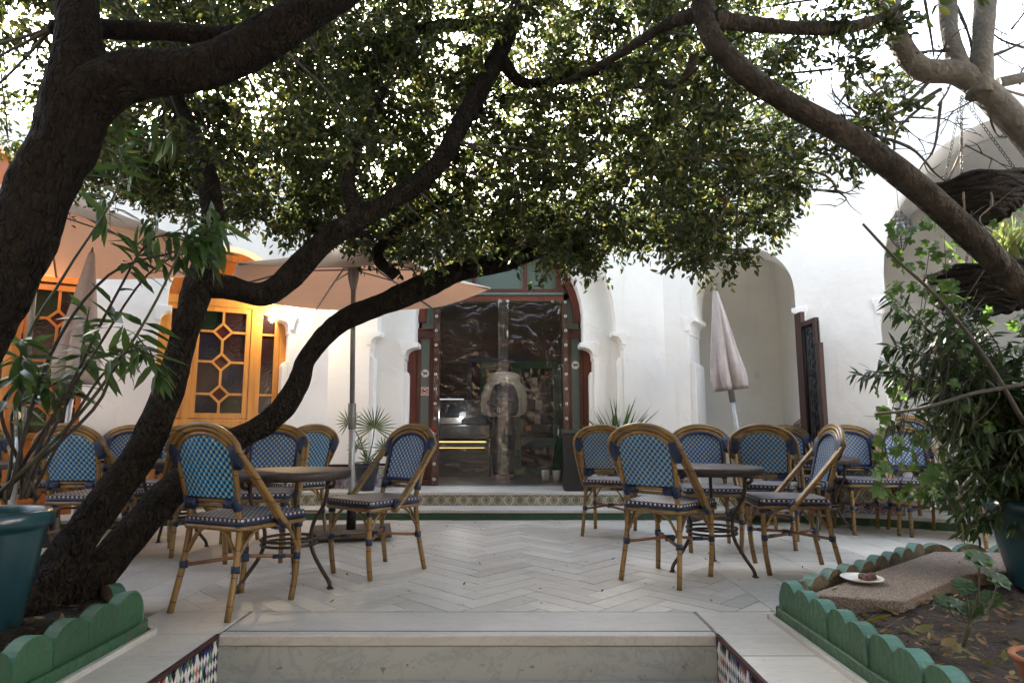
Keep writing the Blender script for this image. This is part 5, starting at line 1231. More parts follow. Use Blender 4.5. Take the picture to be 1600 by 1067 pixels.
slab = MB().prism([tuple(gnd(1264, 928, .125))[:2], tuple(gnd(1412, 939, .125))[:2], tuple(gnd(1510, 897, .125))[:2], tuple(gnd(1660, 884, .125))[:2], (3.9, 4.13), (2.68, 4.20)], (0, 0, .05), (1, 0, 0), (0, 1, 0), (0, 0, 1), .075).build('aggregate_slab', 'aggregate', None, .008)
tag(slab, 'flat rough pinkish aggregate slab lying in the right flower bed', 'slab')
sp_ = gnd(1347, 908, .13)
pt = empty('saucer', sp_, 0, 'white oval-looking saucer on the aggregate slab', 'saucer')
MB().lathe([(0, 0), (.05, 0), (.085, .012), (.10, .02), (.098, .023), (.08, .016), (.05, .006), (0, .005)], 36).build('dish', 'white_glaze', pt)
fd = MB(); 
for k in range(9): a = k * 2.4; r = .012 * k ** .5; fd.lathe([(0, .03), (.012, .028), (.02, .018), (.02, .006), (0, .0)], 8, 0, (.025 + r * math.cos(a), r * math.sin(a), .004 + .004 * (k % 3)))
o = fd.build('pet_food', 'cat_food'); o.location = sp_; tag(o, 'reddish-brown lump of pet food on the white saucer', 'food')

# ================================================================= TREES
class Leaves:
    """many small leaves as one mesh (two or four folded faces each)"""
    def __init__(s): s.P = []; s.D = []; s.Nn = []; s.L = []; s.W = []
    def add(s, p, d, n, l, w): s.P.append(p); s.D.append(d); s.Nn.append(n); s.L.append(l); s.W.append(w)
    def bulk(s, P, D, Nn, L, W): s.P += list(P); s.D += list(D); s.Nn += list(Nn); s.L += list(L); s.W += list(W)
    def mesh(s, name, m, rich=False, droop=.15):
        P = np.array(s.P, float); D = np.array(s.D, float); Nn = np.array(s.Nn, float); L = np.array(s.L)[:, None]; W = np.array(s.W)[:, None]
        D /= np.linalg.norm(D, axis=1, keepdims=True) + 1e-9
        S = np.cross(D, Nn); S /= np.linalg.norm(S, axis=1, keepdims=True) + 1e-9; U = np.cross(S, D)
        if not rich:
            v = np.stack([P, P + D * L * .32 + S * W * .46 + U * W * .15, P + D * L * .70 + S * W * .38 + U * W * .10 - U * L * droop * .4, P + D * L - U * L * droop, P + D * L * .70 - S * W * .38 + U * W * .10 - U * L * droop * .4, P + D * L * .32 - S * W * .46 + U * W * .15], 1); k = 6; F = [(0, 1, 2, 3), (0, 3, 4, 5)]
        else:
            v = np.stack([P, P + D * L * .28 + S * W * .42 + U * W * .12, P + D * L * .62 + S * W * .42 + U * W * .10 - U * L * droop * .4, P + D * L - U * L * droop,
                          P + D * L * .62 - S * W * .42 + U * W * .10 - U * L * droop * .4, P + D * L * .28 - S * W * .42 + U * W * .12, P + D * L * .30, P + D * L * .62 - U * L * droop * .4], 1); k = 8
            F = [(0, 1, 6), (1, 2, 7, 6), (2, 3, 7), (0, 6, 5), (6, 7, 4, 5), (7, 3, 4)]
        n = len(P); vs = v.reshape(-1, 3); me = bpy.data.meshes.new(name)
        loops = []; starts = []; tot = []
        fl = [len(f) for f in F]; per = sum(fl)
        base = np.concatenate([np.array(f) for f in F]); allv = (np.arange(n)[:, None] * k + base[None, :]).reshape(-1)
        st = np.concatenate([[0], np.cumsum(fl)[:-1]]); alls = (np.arange(n)[:, None] * per + st[None, :]).reshape(-1)
        me.vertices.add(len(vs)); me.vertices.foreach_set('co', vs.reshape(-1)); me.loops.add(len(allv)); me.loops.foreach_set('vertex_index', allv.astype(np.int32))
        me.polygons.add(len(alls)); me.polygons.foreach_set('loop_start', alls.astype(np.int32)); me.polygons.foreach_set('loop_total', np.tile(fl, n).astype(np.int32))
        me.update(calc_edges=True); me.validate(); me.materials.append(MATS[m]); return me
def limb(mb, pts, n=14, per=10, wob=.15, wscale=9):
    """pts: (px, py, depth, radius in photo pixels)"""
    q = [tuple(at(a, b, Y)) + (r * Y / 1010,) for a, b, Y, r in pts]
    c = catmull(q, per); mb.tube([p[:3] for p in c], [max(.002, p[3]) for p in c], n + 8, wob=wob, wscale=wscale)
    return [Vector(p[:3]) for p in c]
def limb3(mb, pts, n=14, per=12, wob=.13, wscale=9):
    c = catmull(pts, per); mb.tube([p[:3] for p in c], [max(.002, p[3]) for p in c], n, wob=wob, wscale=wscale); return [Vector(p[:3]) for p in c]
def clump(L, tw, c, r, n, anchor, lsize=(.037, .060), drop=.3, shape=(1, 1, .8), flat=.0):
    """a spray of leaves round c, hung on twiglets that start from anchor"""
    c = Vector(c)
    if anchor is not None:
        mid = anchor.lerp(c, .55) + Vector((random.uniform(-.1, .1), random.uniform(-.1, .1), random.uniform(-.02, .12))) * (c - anchor).length
        tw.tube(catmull([tuple(anchor), tuple(mid), tuple(c)], 4), [.0095, .0088, .008, .0075, .007, .0062, .0056, .005, .004], 5)
    k = max(4, n // 12); per = n // k
    for i in range(k):
        d = Vector((random.gauss(0, 1) * shape[0], random.gauss(0, 1) * shape[1], random.gauss(0, 1) * shape[2] - drop * .5)).normalized()
        l = r * random.uniform(.55, 1.15); s0 = c + d * l * random.uniform(0, .25); e = c + d * l + Vector((0, 0, -drop * l * .3))
        if i % 2 == 0: tw.tube([s0, s0.lerp(e, .5) + Vector((0, 0, .02)), e], [.0032, .0026, .0015], 4, caps=False)
        t = np.linspace(.2, 1.0, per); pos = np.outer(1 - t, np.array(s0)) + np.outer(t, np.array(e)) + RNG.normal(0, .012, (per, 3))
        dirs = np.array(d)[None, :] * .7 + RNG.normal(0, .75, (per, 3)); dirs[:, 2] -= .15
        nor = RNG.normal(0, .8, (per, 3)); nor[:, 2] += .9
        L.bulk(pos, dirs, nor, RNG.uniform(lsize[0], lsize[1], per), RNG.uniform(lsize[0] * .46, lsize[1] * .50, per))
def nearest(pts, c): return min(pts, key=lambda p: (p - c).length_squared + max(0, p.z - c.z) * .3)
def edge_y(px):
    B = [(-200, 330), (100, 325), (200, 325), (300, 355), (420, 365), (480, 395), (600, 420), (680, 430), (760, 395), (850, 430), (910, 440), (970, 405), (1040, 395), (1080, 430), (1130, 452), (1165, 418), (1200, 372), (1250, 318), (1340, 280), (1390, 205), (1410, 100), (1420, -80)]
    return float(np.interp(px, [b[0] for b in B], [b[1] for b in B]))
# ---- big dark tree at the left front
treeA = empty('tree', (-2.45, 2.45, .06), 0, 'thick dark leaning tree at the upper left with a heavy limb reaching right', 'tree')
mA = MB(); nodesA = []
nodesA += limb3(mA, [(-2.62, 2.3, -.1, .26), (-2.52, 2.33, .3, .21), tuple(at(-70, 560, 2.4)) + (.13,), tuple(at(8, 430, 2.42)) + (.122,), tuple(at(62, 300, 2.45)) + (.116,), tuple(at(112, 180, 2.5)) + (.125,), tuple(at(122, 80, 2.5)) + (.095,), tuple(at(120, -20, 2.55)) + (.085,), tuple(at(110, -200, 2.6)) + (.069,)], 30, wob=.14)
nodesA += limb(mA, [(120, 165, 2.5, 48), (200, 118, 2.5, 40), (290, 112, 2.52, 36), (370, 86, 2.6, 36), (450, 36, 2.65, 36), (530, -18, 2.75, 34), (640, -100, 3.0, 28), (800, -190, 3.5, 20)], 28, wob=.14)
nodesA += limb(mA, [(84, 44, 2.75, 14), (150, 46, 2.75, 15), (260, 50, 2.75, 16), (360, 55, 2.75, 15), (470, 10, 2.9, 12), (560, -60, 3.1, 8)], 12)
nodesA += limb(mA, [(122, -20, 2.55, 30), (40, -120, 2.8, 24), (-60, -220, 3.2, 14)], 12)
# ---- leaning tree: two stems out of the left bed
treeB = empty('tree', (-2.2, 3.2, .06), 0, 'leaning double-stemmed tree rising from the left bed, its leafy crown over the court', 'tree')
mB = MB(); nodesB = []
base1 = tuple(gnd(45, 960, .0)) 
nodesB += limb(mB, [(40, 985, 3.05, 46), (76, 915, 3.1, 35), (142, 815, 3.18, 27), (215, 715, 3.25, 25), (264, 610, 3.3, 22), (292, 510, 3.35, 21), (312, 440, 3.4, 24), (330, 380, 3.5, 17), (330, 310, 3.6, 17), (305, 225, 3.75, 15), (278, 160, 3.95, 12), (262, 60, 4.2, 8)], 18)
nodesB += limb(mB, [(308, 446, 3.4, 22), (350, 448, 3.42, 20), (410, 460, 3.46, 19), (450, 434, 3.5, 20), (520, 368, 3.58, 19), (605, 318, 3.68, 16), (680, 262, 3.8, 16), (728, 180, 3.95, 16), (775, 95, 4.15, 16), (805, 20, 4.4, 15), (850, -80, 4.8, 10)], 16)
nodesB += limb(mB, [(560, 345, 3.62, 14), (545, 285, 3.75, 11), (560, 225, 3.95, 9), (600, 140, 4.3, 6)], 10)
nodesB += limb(mB, [(620, 432, 4.45, 10), (590, 395, 4.4, 9), (640, 345, 4.5, 8), (710, 305, 4.6, 6), (800, 250, 4.8, 4)], 8)
nodesB += limb(mB, [(95, 985, 3.15, 42), (125, 925, 3.2, 33), (205, 835, 3.4, 27), (272, 765, 3.65, 24), (345, 700, 3.95, 20), (425, 655, 4.15, 19), (465, 600, 4.25, 17), (483, 555, 4.3, 15), (530, 505, 4.35, 17), (600, 474, 4.42, 18), (650, 452, 4.5, 21), (715, 425, 4.58, 17), (790, 408, 4.66, 17), (850, 385, 4.74, 14), (900, 368, 4.8, 11), (980, 350, 4.9, 7), (1080, 335, 5.0, 4)], 16)
nodesB += limb(mB, [(690, 435, 4.55, 9), (740, 385, 4.7, 8), (800, 335, 4.9, 6), (880, 280, 5.1, 5), (960, 220, 5.3, 3)], 8)
nodesB += limb(mB, [(815, 400, 4.7, 8), (850, 350, 4.8, 8), (930, 300, 4.95, 6), (1040, 262, 5.1, 4), (1130, 230, 5.2, 3)], 8)
nodesB += limb(mB, [(780, 90, 4.15, 13), (820, 130, 4.2, 9), (900, 118, 4.3, 8), (1000, 95, 4.4, 6)], 8)
nodesB += limb(mB, [(790, 50, 4.3, 14), (700, 40, 4.4, 10), (600, 60, 4.5, 8), (480, 90, 4.6, 5)], 8)
# ---- right-hand tree, diagonal trunk
treeD = empty('tree', (2.9, 3.0, .06), 0, 'smooth brown trunk leaning diagonally across the upper right, with a leafy end', 'tree')
mD = MB(); nodesD = []
pD = at(1650, 520, 3.0)
nodesD += limb3(mD, [(3.15, 3.0, -.05, .15), (2.95, 3.0, .6, .12), tuple(pD) + (.058,), tuple(at(1560, 412, 3.0)) + (.060,), tuple(at(1455, 312, 3.0)) + (.063,), tuple(at(1340, 222, 3.02)) + (.060,), tuple(at(1235, 163, 3.05)) + (.055,), tuple(at(1160, 112, 3.1)) + (.058,), tuple(at(1112, 58, 3.15)) + (.055,), tuple(at(1098, 0, 3.2)) + (.058,), tuple(at(1085, -120, 3.4)) + (.045,)], 18, wob=.05)
nodesD += limb(mD, [(1115, 30, 3.15, 14), (1170, 38, 3.2, 14), (1250, 44, 3.25, 12), (1340, 40, 3.3, 10), (1420, 10, 3.4, 6)], 10)
nodesD += limb(mD, [(1100, 20, 3.2, 14), (1040, 40, 3.4, 10), (960, 90, 3.7, 7), (880, 130, 4.1, 5)], 8)
nodesD += limb(mD, [(1085, 85, 3.15, 9), (1075, 115, 3.2, 8), (1050, 130, 3.3, 7), (990, 135, 3.6, 5)], 8)
# ---- pale grey trunk at the right edge
treeE = empty('tree', (3.75, 3.3, .06), 0, 'pale grey pruned trunk at the upper right edge, with bare dark twigs', 'tree')
mE = MB(); nodesE = []
nodesE += limb3(mE, [(3.95, 3.35, -.05, .17), (3.75, 3.35, .8, .15), tuple(at(1760, 470, 3.35)) + (.10,), tuple(at(1650, 275, 3.4)) + (.074,), tuple(at(1575, 180, 3.4)) + (.074,), tuple(at(1505, 118, 3.42)) + (.069,), tuple(at(1440, 108, 3.45)) + (.064,), tuple(at(1405, 65, 3.45)) + (.058,), tuple(at(1390, 5, 3.5)) + (.058,), tuple(at(1375, -80, 3.6)) + (.05,)], 18, wob=.05)
nodesE += limb(mE, [(1500, 112, 3.42, 17), (1484, 50, 3.45, 14), (1478, -20, 3.5, 13), (1470, -120, 3.6, 10)], 12)
nodesE += limb(mE, [(1530, 150, 3.4, 22), (1534, 80, 3.4, 17), (1540, 0, 3.42, 16), (1548, -100, 3.5, 12)], 12)
nodesE += limb(mE, [(1560, 130, 3.42, 9), (1610, 120, 3.4, 9), (1680, 118, 3.4, 7)], 8)
twE = MB(); TWL = []
def tl(mb, pts, Y, r0, r1):
    q = [tuple(at(a, b, Y + random.uniform(-.05, .05))) for a, b in pts]; c = catmull(q, 5); mb.tube([p for p in c], list(np.linspace(r0 * .62 * Y / 1010, r1 * .35 * Y / 1010, len(c))), 7, wob=.3, wscale=40)
    for k in range(3, len(c), 3):
        p = Vector(c[k]); dv = (Vector(c[k]) - Vector(c[k - 1])).normalized(); side = Vector((random.gauss(0, 1), random.gauss(0, .6), random.gauss(.2, 1))); q = p + (dv * .6 + side * .5).normalized() * random.uniform(.05, .16)
        mb.tube(catmull([tuple(p), tuple(p.lerp(q, .5) + Vector((random.uniform(-.015, .015), 0, random.uniform(-.015, .015)))), tuple(q)], 3), [.0034, .0032, .003, .0026, .0022, .0016, .0012], 5, caps=False)
    return [Vector(p) for p in c]
dark = [([(1470, 105), (1430, 150), (1395, 165), (1350, 125), (1330, 55)], 6, 2), ([(1470, 140), (1400, 178), (1340, 200), (1300, 240), (1230, 262), (1160, 275)], 6, 2), ([(1460, 150), (1405, 200), (1395, 240), (1375, 270)], 5, 2), ([(1395, 240), (1350, 190), (1310, 180), (1240, 185)], 4, 1.5),
  ([(1470, 160), (1460, 230), (1440, 260), (1425, 290)], 4, 1.5), ([(1520, 105), (1500, 85), (1470, 80), (1430, 85), (1390, 115)], 7, 3), ([(1540, 90), (1570, 80), (1610, 60)], 6, 3), ([(1420, 190), (1350, 195), (1280, 205), (1210, 215)], 4, 1.5), ([(1340, 205), (1420, 230), (1460, 270), (1480, 285)], 5, 2), ([(1445, 0), (1455, 60), (1462, 110)], 5, 4), ([(1495, 10), (1515, 60), (1520, 110)], 5, 4), ([(1600, 75), (1560, 60), (1535, 30)], 4, 2), ([(1230, 260), (1290, 275), (1310, 300), (1330, 298), (1348, 282)], 4, 1.5), ([(1310, 300), (1322, 312), (1302, 325)], 3, 1)]
for k_ in range(26):
    x_, y_ = random.uniform(1300, 1600), random.uniform(20, 250); an_ = random.uniform(0, 6.28); ll_ = random.uniform(50, 130); cv_ = random.uniform(-.8, .8)
    pp_ = [(x_, y_)]
    for q_ in range(4): an_ += random.gauss(cv_ * .4, .35); x_ += ll_ / 4 * math.cos(an_); y_ += ll_ / 4 * math.sin(an_); pp_.append((x_, y_))
    dark.append((pp_, random.uniform(2.2, 4), 1))
for pts, r0, r1 in dark:
    twE = MB(); TWL += tl(twE, pts, 3.45, r0, r1); twE.build('bare_branch', 'twig', treeE)
for pl_, r0, r1, Yp in (([(1480, 285), (1500, 240), (1502, 205), (1495, 185)], 4, 2, 3.5), ([(1600, 150), (1570, 140), (1550, 125)], 4, 2, 3.5), ([(1545, 290), (1550, 320), (1530, 345), (1570, 375)], 3, 1.5, 3.3), ([(1505, 300), (1508, 340), (1515, 355)], 3, 2, 3.3)):
    pale = MB(); tl(pale, pl_, Yp, r0, r1); pale.build('bare_branch', 'twig_pale', treeE)
#, 285), (1500, 240), (1502, 205), (1495, 185)], 3.5, 4, 2); tl(pale, [(1600, 150), (1570, 140), (1550, 125)], 3.5, 4, 2); tl(pale, [(1545, 290), (1550, 320), (1530, 345), (1570, 375)], 3.3, 3, 1.5); tl(pale, [(1505, 300), (1508, 340), (1515, 355)], 3.3, 3, 2)
mA.build('trunk', 'bark_dark', treeA); mB.build('trunk', 'bark_brown', treeB); mD.build('trunk', 'bark_mid', treeD); mE.build('trunk', 'bark_grey', treeE)
# ---- crowns
LA, LB, LD = Leaves(), Leaves(), Leaves(); tA, tB, tD = MB(), MB(), MB()
random.seed(21)
def crown(L, tw, nodes, x0, x1, step, y_lo, depth, rad, n, keep=1.0, ymax=None):
    x = x0
    while x < x1:
        yb = edge_y(x) if ymax is None else min(ymax, edge_y(x))
        y = yb - random.uniform(28, 45)
        while y > y_lo:
            if random.random() < keep:
                Y = random.uniform(*depth); r = random.uniform(*rad)
                px = x + random.uniform(-.45, .45) * step
                c = at(px, min(y, edge_y(px) - r * .75 * 1010 / Y), Y)
                a = nearest(nodes, c)
                clump(L, tw, c, r, n, a if (a - c).length < 1.6 else None)
            y -= step * random.uniform(.8, 1.1)
        x += step
crown(LB, tB, nodesB, 150, 1090, 58, -60, (3.8, 4.7), (.20, .30), 345, .96)
crown(LB, tB, nodesB, 240, 1240, 62, -60, (4.5, 5.4), (.24, .34), 370, .96)
crown(LB, tB, nodesB, 480, 1230, 62, 100, (4.4, 5.2), (.20, .30), 250, .93)
crown(LD, tD, nodesD + TWL, 1030, 1390, 58, -60, (3.1, 4.2), (.15, .22), 190, .85)
crown(LA, tA, nodesA, -160, 560, 64, -140, (2.9, 3.9), (.18, .26), 150, .85, 260)
crown(LB, tB, nodesB, 100, 720, 62, -100, (4.2, 5.2), (.24, .34), 220, .9, 330)
# unseen overhead canopy continues the crowns, thickened with larger leaves to shade the foreground
for L, tw, nodes, n, bx in ((LA, tA, nodesA, 210, (-4.6, .6, -1.6, 3.2, 3.2, 4.8)), (LB, tB, nodesB, 100, (-2.8, 2.4, 2.8, 4.8, 4.1, 5.2)), (LD, tD, nodesD, 200, (.3, 5.0, -1.6, 3.4, 3.3, 4.9))):
    for k in range(n):
        c = Vector((random.uniform(bx[0], bx[1]), random.uniform(bx[2], bx[3]), random.uniform(bx[4], bx[5]))); clump(L, tw, c, random.uniform(.3, .48), 190, None, (.065, .09))
# leafy tips on the bare twigs of the right tree
for L, m_, t, nm in ((LA, tA, treeA, 'A'), (LB, tB, treeB, 'B'), (LD, tD, treeD, 'D')):
    o = bpy.data.objects.new('crown', L.mesh('crown', 'leaf_small')); COL.objects.link(o); o.parent = t
    tag(m_.build('twigs', 'twig', t), kind='stuff')
for t in (treeA, treeB, treeD, treeE):        # children were modelled in world coordinates
    for ch in t.children: ch.matrix_parent_inverse = Matrix.Translation(-Vector(t.location))

# ================================================================= SHRUBS AND PLANTS
def whorl(L, tip, d, n, ll, w, spread=.8, up=.2):
    d = Vector(d).normalized()
    for k in range(n):
        v = Vector((random.gauss(0, 1), random.gauss(0, 1), random.gauss(0, 1))); v = (v - d * v.dot(d)).normalized()
        dd = d * random.uniform(.25, .8) + v * spread + Vector((0, 0, up - .55 * random.random()))
        L.add(tuple(tip - d * random.uniform(0, ll * .9)), tuple(dd), (random.gauss(0, .5), random.gauss(0, .5), 1), random.uniform(.7, 1.1) * ll, random.uniform(.8, 1.15) * w)
ol_shrub = empty('oleander', (POTL.x, POTL.y, POTL.z + .45), 0, 'tall oleander with long leaves growing from the teal pot at left', 'shrub')
LO = Leaves(); sO = MB(); sO2 = MB(); p0 = at(25, 778, 2.75)
tips = [((120, 650), (210, 520), (270, 395), (290, 330)), ((90, 660), (150, 560), (235, 430), (300, 385)), ((60, 640), (130, 480), (190, 420), (240, 345)), ((40, 620), (90, 520), (140, 440), (180, 330)), ((100, 690), (160, 590), (205, 545), (245, 565)), ((140, 640), (185, 560), (215, 540), (250, 590)),
        ((30, 600), (60, 500), (100, 420), (120, 300)), ((10, 650), (20, 590), (30, 560), (40, 520)), ((60, 560), (130, 450), (190, 350), (210, 260)), ((30, 560), (110, 430), (180, 300), (180, 200)), ((80, 560), (180, 430), (280, 390), (345, 345)), ((70, 560), (150, 430), (220, 300), (250, 230)),
        ((10, 700), (30, 640), (60, 610), (90, 590)), ((90, 620), (170, 470), (240, 370), (330, 400)), ((-10, 600), (10, 450), (40, 350), (60, 260)), ((-20, 650), (-10, 560), (0, 500), (10, 470)), ((60, 700), (110, 600), (130, 540), (150, 480)), ((160, 620), (230, 560), (300, 545), (320, 560))]
for i, tp_ in enumerate(tips):
    if i in (2, 3, 6, 8, 11, 14, 15, 17): continue
    Y = random.uniform(2.35, 2.95); Y2 = random.uniform(2.5, 3.1)
    pts = [tuple(p0 + Vector((random.uniform(-.08, .08), random.uniform(-.08, .08), 0)))] + [tuple(at(a + random.uniform(-12, 12), b, 2.75 + (Y2 - 2.75) * (k + 1) / 4)) for k, (a, b) in enumerate(tp_)]
    c = catmull(pts, 5); MB().tube(c, list(np.linspace(.0085, .0028, len(c))), 6).build('stem', 'twig_dark' if i % 3 else 'stem_green', ol_shrub)
    for k in range(len(c) // 2, len(c)):
        if random.random() < .45 or k == len(c) - 1: whorl(LO, Vector(c[k]), Vector(c[k]) - Vector(c[k - 1]), random.randint(3, 6) if k < len(c) - 1 else 11, .155, .033, .8, -.2)
for (a, b) in ((322, 372), (335, 360), (310, 385), (345, 380), (235, 215), (255, 250), (215, 260), (160, 350), (225, 375)):
    whorl(LO, at(a, b, 2.95), Vector((random.uniform(-.3, .3), 0, -1)), 7, .17, .038, .55, -.4)
o = bpy.data.objects.new('leaves', LO.mesh('leaves', 'leaf_long', True, .2)); COL.objects.link(o); o.parent = ol_shrub
for ch in ol_shrub.children: ch.matrix_parent_inverse = Matrix.Translation(-Vector(ol_shrub.location))
# right potted shrub
shr = empty('potted_shrub', (POTR.x, POTR.y, POTR.z + .42), 0, 'dense dark potted shrub with narrow leaves and ivy at the right edge', 'shrub')
LS = Leaves(); LV = Leaves(); sS = MB(); q0 = Vector((POTR.x, POTR.y, POTR.z + .42)); random.seed(5)
for i in range(230):
    far = random.random() < .13
    tx = random.uniform(1365, 1500) if far else random.uniform(1445, 1720); ty = random.uniform(430, 660) if far else random.uniform(470, 840)
    Y = random.uniform(3.1, 3.9); tipp = at(tx, ty, Y); mid = q0.lerp(tipp, .5) + Vector((0, 0, random.uniform(.05, .25)))
    b0 = q0 + Vector((random.uniform(-.2, .2), random.uniform(-.2, .2), 0)); c = catmull([tuple(b0), tuple(mid), tuple(tipp)], 6)
    sS.tube(c, list(np.linspace(.006, .002, len(c))), 5, caps=False)
    for k in range(4, len(c)): whorl(LS, Vector(c[k]), Vector(c[k]) - Vector(c[k - 1]), random.randint(2, 4) if k < len(c) - 1 else 8, .098, .024, .9, -.35)
for a, b, Y in ((1335, 585, 3.5), (1352, 578, 3.5), (1395, 480, 3.5), (1420, 490, 3.5), (1400, 540, 3.5), (1385, 600, 3.5), (1430, 520, 3.4)):
    c = catmull([tuple(q0 + Vector((-.1, 0, .1))), tuple(at((a + 1560) / 2, (b + 690) / 2 - 30, 3.4)), tuple(at(a, b, Y))], 8); sS.tube(c, list(np.linspace(.007, .0022, len(c))), 6)
    for k in range(8, len(c)): whorl(LS, Vector(c[k]), Vector(c[k]) - Vector(c[k - 1]), 2 if k < len(c) - 1 else 9, .10, .019, .9, -.4)
for pts in ([(1348, 350), (1400, 405), (1470, 470), (1540, 560), (1600, 660)], [(1367, 647), (1440, 638), (1520, 615), (1600, 600)]):
    c = catmull([tuple(at(a, b, 3.0)) for a, b in pts], 6); sS.tube(c, list(np.linspace(.006, .011, len(c))), 7)
def ivy_leaf(L, p, size):
    for k in range(5):
        a = R(-100 + 50 * k) + random.uniform(-.15, .15); nrm = ivy_leaf.n; u = ivy_leaf.u; w = ivy_leaf.w
        L.add(tuple(p), tuple(u * math.cos(a) + w * math.sin(a)), tuple(nrm), size * (1 - .13 * abs(k - 2)), size * .62)
for i in range(150):
    z = random.random()
    if z < .4: a, b = random.uniform(1370, 1480), random.uniform(600, 780)
    elif z < .72: a, b = random.uniform(1390, 1500), random.uniform(340, 500)
    else: a, b = random.uniform(1480, 1640), random.uniform(330, 800)
    nrm = Vector((random.gauss(0, .5), -1, random.gauss(.3, .5))).normalized(); u = nrm.cross(Vector((random.gauss(0, 1), 0, 1))).normalized(); ivy_leaf.n = nrm; ivy_leaf.u = u; ivy_leaf.w = nrm.cross(u)
    ivy_leaf(LV, at(a, b, random.uniform(3.0, 3.5)), random.uniform(.03, .055))
for i in range(22):
    x = random.uniform(1370, 1520); y = random.uniform(620, 800); c = catmull([tuple(at(x, y, 3.1)), tuple(at(x + random.uniform(0, 60), y - random.uniform(40, 150), 3.15)), tuple(at(1500 + random.uniform(-60, 60), 500 + random.uniform(-150, 100), 3.3))], 6); sS.tube(c, .0022, 4, caps=False)
o = bpy.data.objects.new('narrow_leaves', LS.mesh('narrow_leaves', 'leaf_shrub', True, .2)); COL.objects.link(o); o.parent = shr
o = bpy.data.objects.new('ivy_leaves', LV.mesh('ivy_leaves', 'leaf_vine', True, .1)); COL.objects.link(o); o.parent = shr
sS.build('stems', 'twig', shr)
for ch in shr.children: ch.matrix_parent_inverse = Matrix.Translation(-Vector(shr.location))
# plants in the baskets: upright strap leaves behind the upper basket
bp_ = empty('basket_plant', at(1585, 420, 3.8), 0, 'bright green strap-leaved plant in the lower hanging basket', 'plant')
LP = Leaves()
for i in range(70): LP.add((random.uniform(-.2, .1), random.uniform(-.15, .15), -.02), (random.gauss(.05, .35), random.gauss(0, .35), 1), (random.gauss(0, 1), 1, .2), random.uniform(.18, .36), .035)
o = bpy.data.objects.new('leaves', LP.mesh('leaves', 'leaf_palm', True, .35)); COL.objects.link(o); o.parent = bp_
# fan palm (left of door) and spiky plant (right of door)
fp = empty('fan_palm', (PD.x, 6.98, PLAT2 + .26), 0, 'small fan palm in a dark pot left of the door', 'palm')
LF = Leaves(); sF = MB()
for (tx, ty, n, rr, tilt) in ((585, 668, 22, .30, 0), (545, 660, 14, .17, .5), (600, 700, 12, .16, -.3), (560, 700, 12, .15, .3), (575, 720, 10, .14, 0)):
    hub = at(tx, ty, 6.9); lc = hub - Vector(fp.location); sF.tube(catmull([(0, 0, 0), tuple(lc * .5 + Vector((.02, 0, .05))), tuple(lc)], 5), .006, 6)
    for k in range(n):
        a = R(-35 + 250 * k / (n - 1)) + tilt - R(0); d = Vector((math.cos(a), random.uniform(-.35, .05), math.sin(a)))
        LF.add(tuple(lc), tuple(d), (random.gauss(0, .15), -1, .3), rr * random.uniform(.75, 1.05), .017)
o = bpy.data.objects.new('fronds', LF.mesh('fronds', 'leaf_palm', True, .12)); COL.objects.link(o); o.parent = fp; sF.build('stalks', 'stem_green', fp)
yk = empty('spiky_plant', (PY_.x, 7.05, PLAT2 + .27), 0, 'spiky long-leaved plant in a dark pot right of the door', 'plant')
LY = Leaves()
for i in range(85): a = random.uniform(0, 6.28); e = random.uniform(.35, 1.5); LY.add((.03 * math.cos(a), .03 * math.sin(a), .12), (math.cos(a) * math.cos(e), math.sin(a) * math.cos(e), math.sin(e)), (random.gauss(0, .3), random.gauss(0, .3), 1), random.uniform(.34, .66), .030)
o = bpy.data.objects.new('leaves', LY.mesh('leaves', 'leaf_long', True, .18)); COL.objects.link(o); o.parent = yk; MB().tube([(0, 0, 0), (0, 0, .16)], .03, 8).build('stem', 'twig', yk)
# seedling geranium in the right bed, fallen leaves, litter
ger = empty('seedling', gnd(1505, 1010, .1), 0, 'small round-leaved seedling standing in the right bed before the pot', 'plant')
LG = Leaves(); sG = MB(); go_ = Vector(ger.location)
for (a, b, sz) in ((1530, 872, .06), (1505, 915, .05), (1475, 940, .045), (1548, 935, .05), (1560, 905, .05), (1520, 950, .045), (1495, 945, .05)):
    t_ = at(a, b, go_.y + random.uniform(-.05, .1)) - go_; sG.tube(catmull([(0, 0, 0), (.03, .0, .08), tuple(t_ * .6 + Vector((.02, 0, 0))), tuple(t_)], 4), [.006] * 5 + [.0035] * 8, 6)
    ivy_leaf.n = Vector((random.gauss(0, .25), -.55, .85)).normalized(); ivy_leaf.u = ivy_leaf.n.cross(Vector((0, 1, .3))).normalized(); ivy_leaf.w = ivy_leaf.n.cross(ivy_leaf.u)
    for k in range(7):
        an = k * .9; LG.add(tuple(t_), tuple(ivy_leaf.u * math.cos(an) + ivy_leaf.w * math.sin(an)), tuple(ivy_leaf.n), sz * random.uniform(.85, 1.05), sz * .95)
o = bpy.data.objects.new('leaves', LG.mesh('leaves', 'leaf_long', True, .05)); COL.objects.link(o); o.parent = ger; sG.build('stem', 'stem_green', ger)
def ground_z(x, y): return (.085 if x < 0 else .062) + .03 * mnoise.noise(Vector((x * 3, y * 3, 0))) + .018 * mnoise.noise(Vector((x * 9, y * 9, 3)))
lit = Leaves(); random.seed(9)
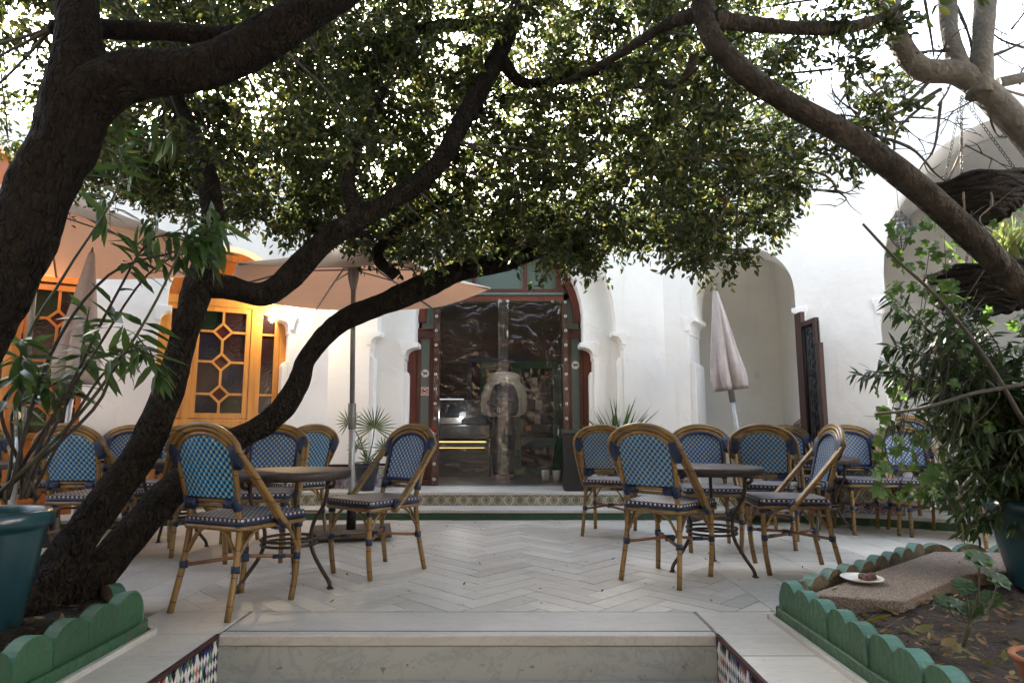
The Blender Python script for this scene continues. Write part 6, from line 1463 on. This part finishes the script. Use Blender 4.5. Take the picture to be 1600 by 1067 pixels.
for i in range(1500):
    left = random.random() < .35
    if left: y = random.uniform(1.8, 3.8); x = random.uniform(-3.4, -1.72)
    else: y = random.uniform(1.6, 3.3); x = random.uniform(1.36, 3.3)
    if left and (x + 1.66) * .98 + (y - 2.93) * 1.1 > -.15: continue
    if not left and y > 3.0 + (x - 1.3) * .8: continue
    lit.add((x, y, ground_z(x, y) + .012), (random.gauss(0, 1), random.gauss(0, 1), random.gauss(0, .25)), (random.gauss(0, .5), random.gauss(0, .5), 1), random.uniform(.02, .055), random.uniform(.010, .026))
for i in range(60):
    x, y = random.uniform(-1.5, 2.2), random.uniform(3.3, 6.4)
    lit.add((x, y, .004), (random.gauss(0, 1), random.gauss(0, 1), random.gauss(.1, .1)), (random.gauss(0, .3), random.gauss(0, .3), 1), random.uniform(.015, .035), random.uniform(.008, .015))
o = bpy.data.objects.new('leaf_litter', lit.mesh('leaf_litter', 'leaf_dry', True, -.25)); COL.objects.link(o); tag(o, 'small dry brown leaf litter strewn over the dark bed soil', 'leaf litter', kind='stuff')
spots = [(1310, 935, 0), (1390, 955, 1), (1430, 985, 1), (1450, 1000, 1), (1475, 1025, 0), (1500, 1030, 0), (1540, 1030, 1), (1560, 1020, 0), (1410, 925, 0), (1425, 905, 0), (1480, 905, 1), (1500, 895, 0), (1540, 880, 0), (1290, 930, 1), (1440, 1050, 1), (120, 955, 0), (95, 940, 0), (140, 930, 1), (1590, 1000, 0), (1360, 968, 0)]
for a, b, k in spots:
    g = gnd(a, b, .08); g.z = ground_z(g.x, g.y) + .012; L1 = Leaves()
    for j in range(random.randint(1, 3)):
        an = random.uniform(0, 6.28); L1.add((random.uniform(-.02, .02), random.uniform(-.02, .02), .015 * j), (math.cos(an), math.sin(an), random.uniform(-.05, .12)), (random.gauss(0, .6), random.gauss(0, .6), 1), random.uniform(.055, .095), random.uniform(.024, .042))
    o = bpy.data.objects.new('fallen_leaf', L1.mesh('fallen_leaf', 'leaf_wilt', True, -.35)); COL.objects.link(o); o.location = g
    tag(o, 'wilted yellow-green leaf lying on the dark soil of the ' + ('left bed by the trunk' if a < 800 else 'right bed'), 'fallen leaf', 'wilted leaves on the ' + ('left' if a < 800 else 'right') + ' bed')
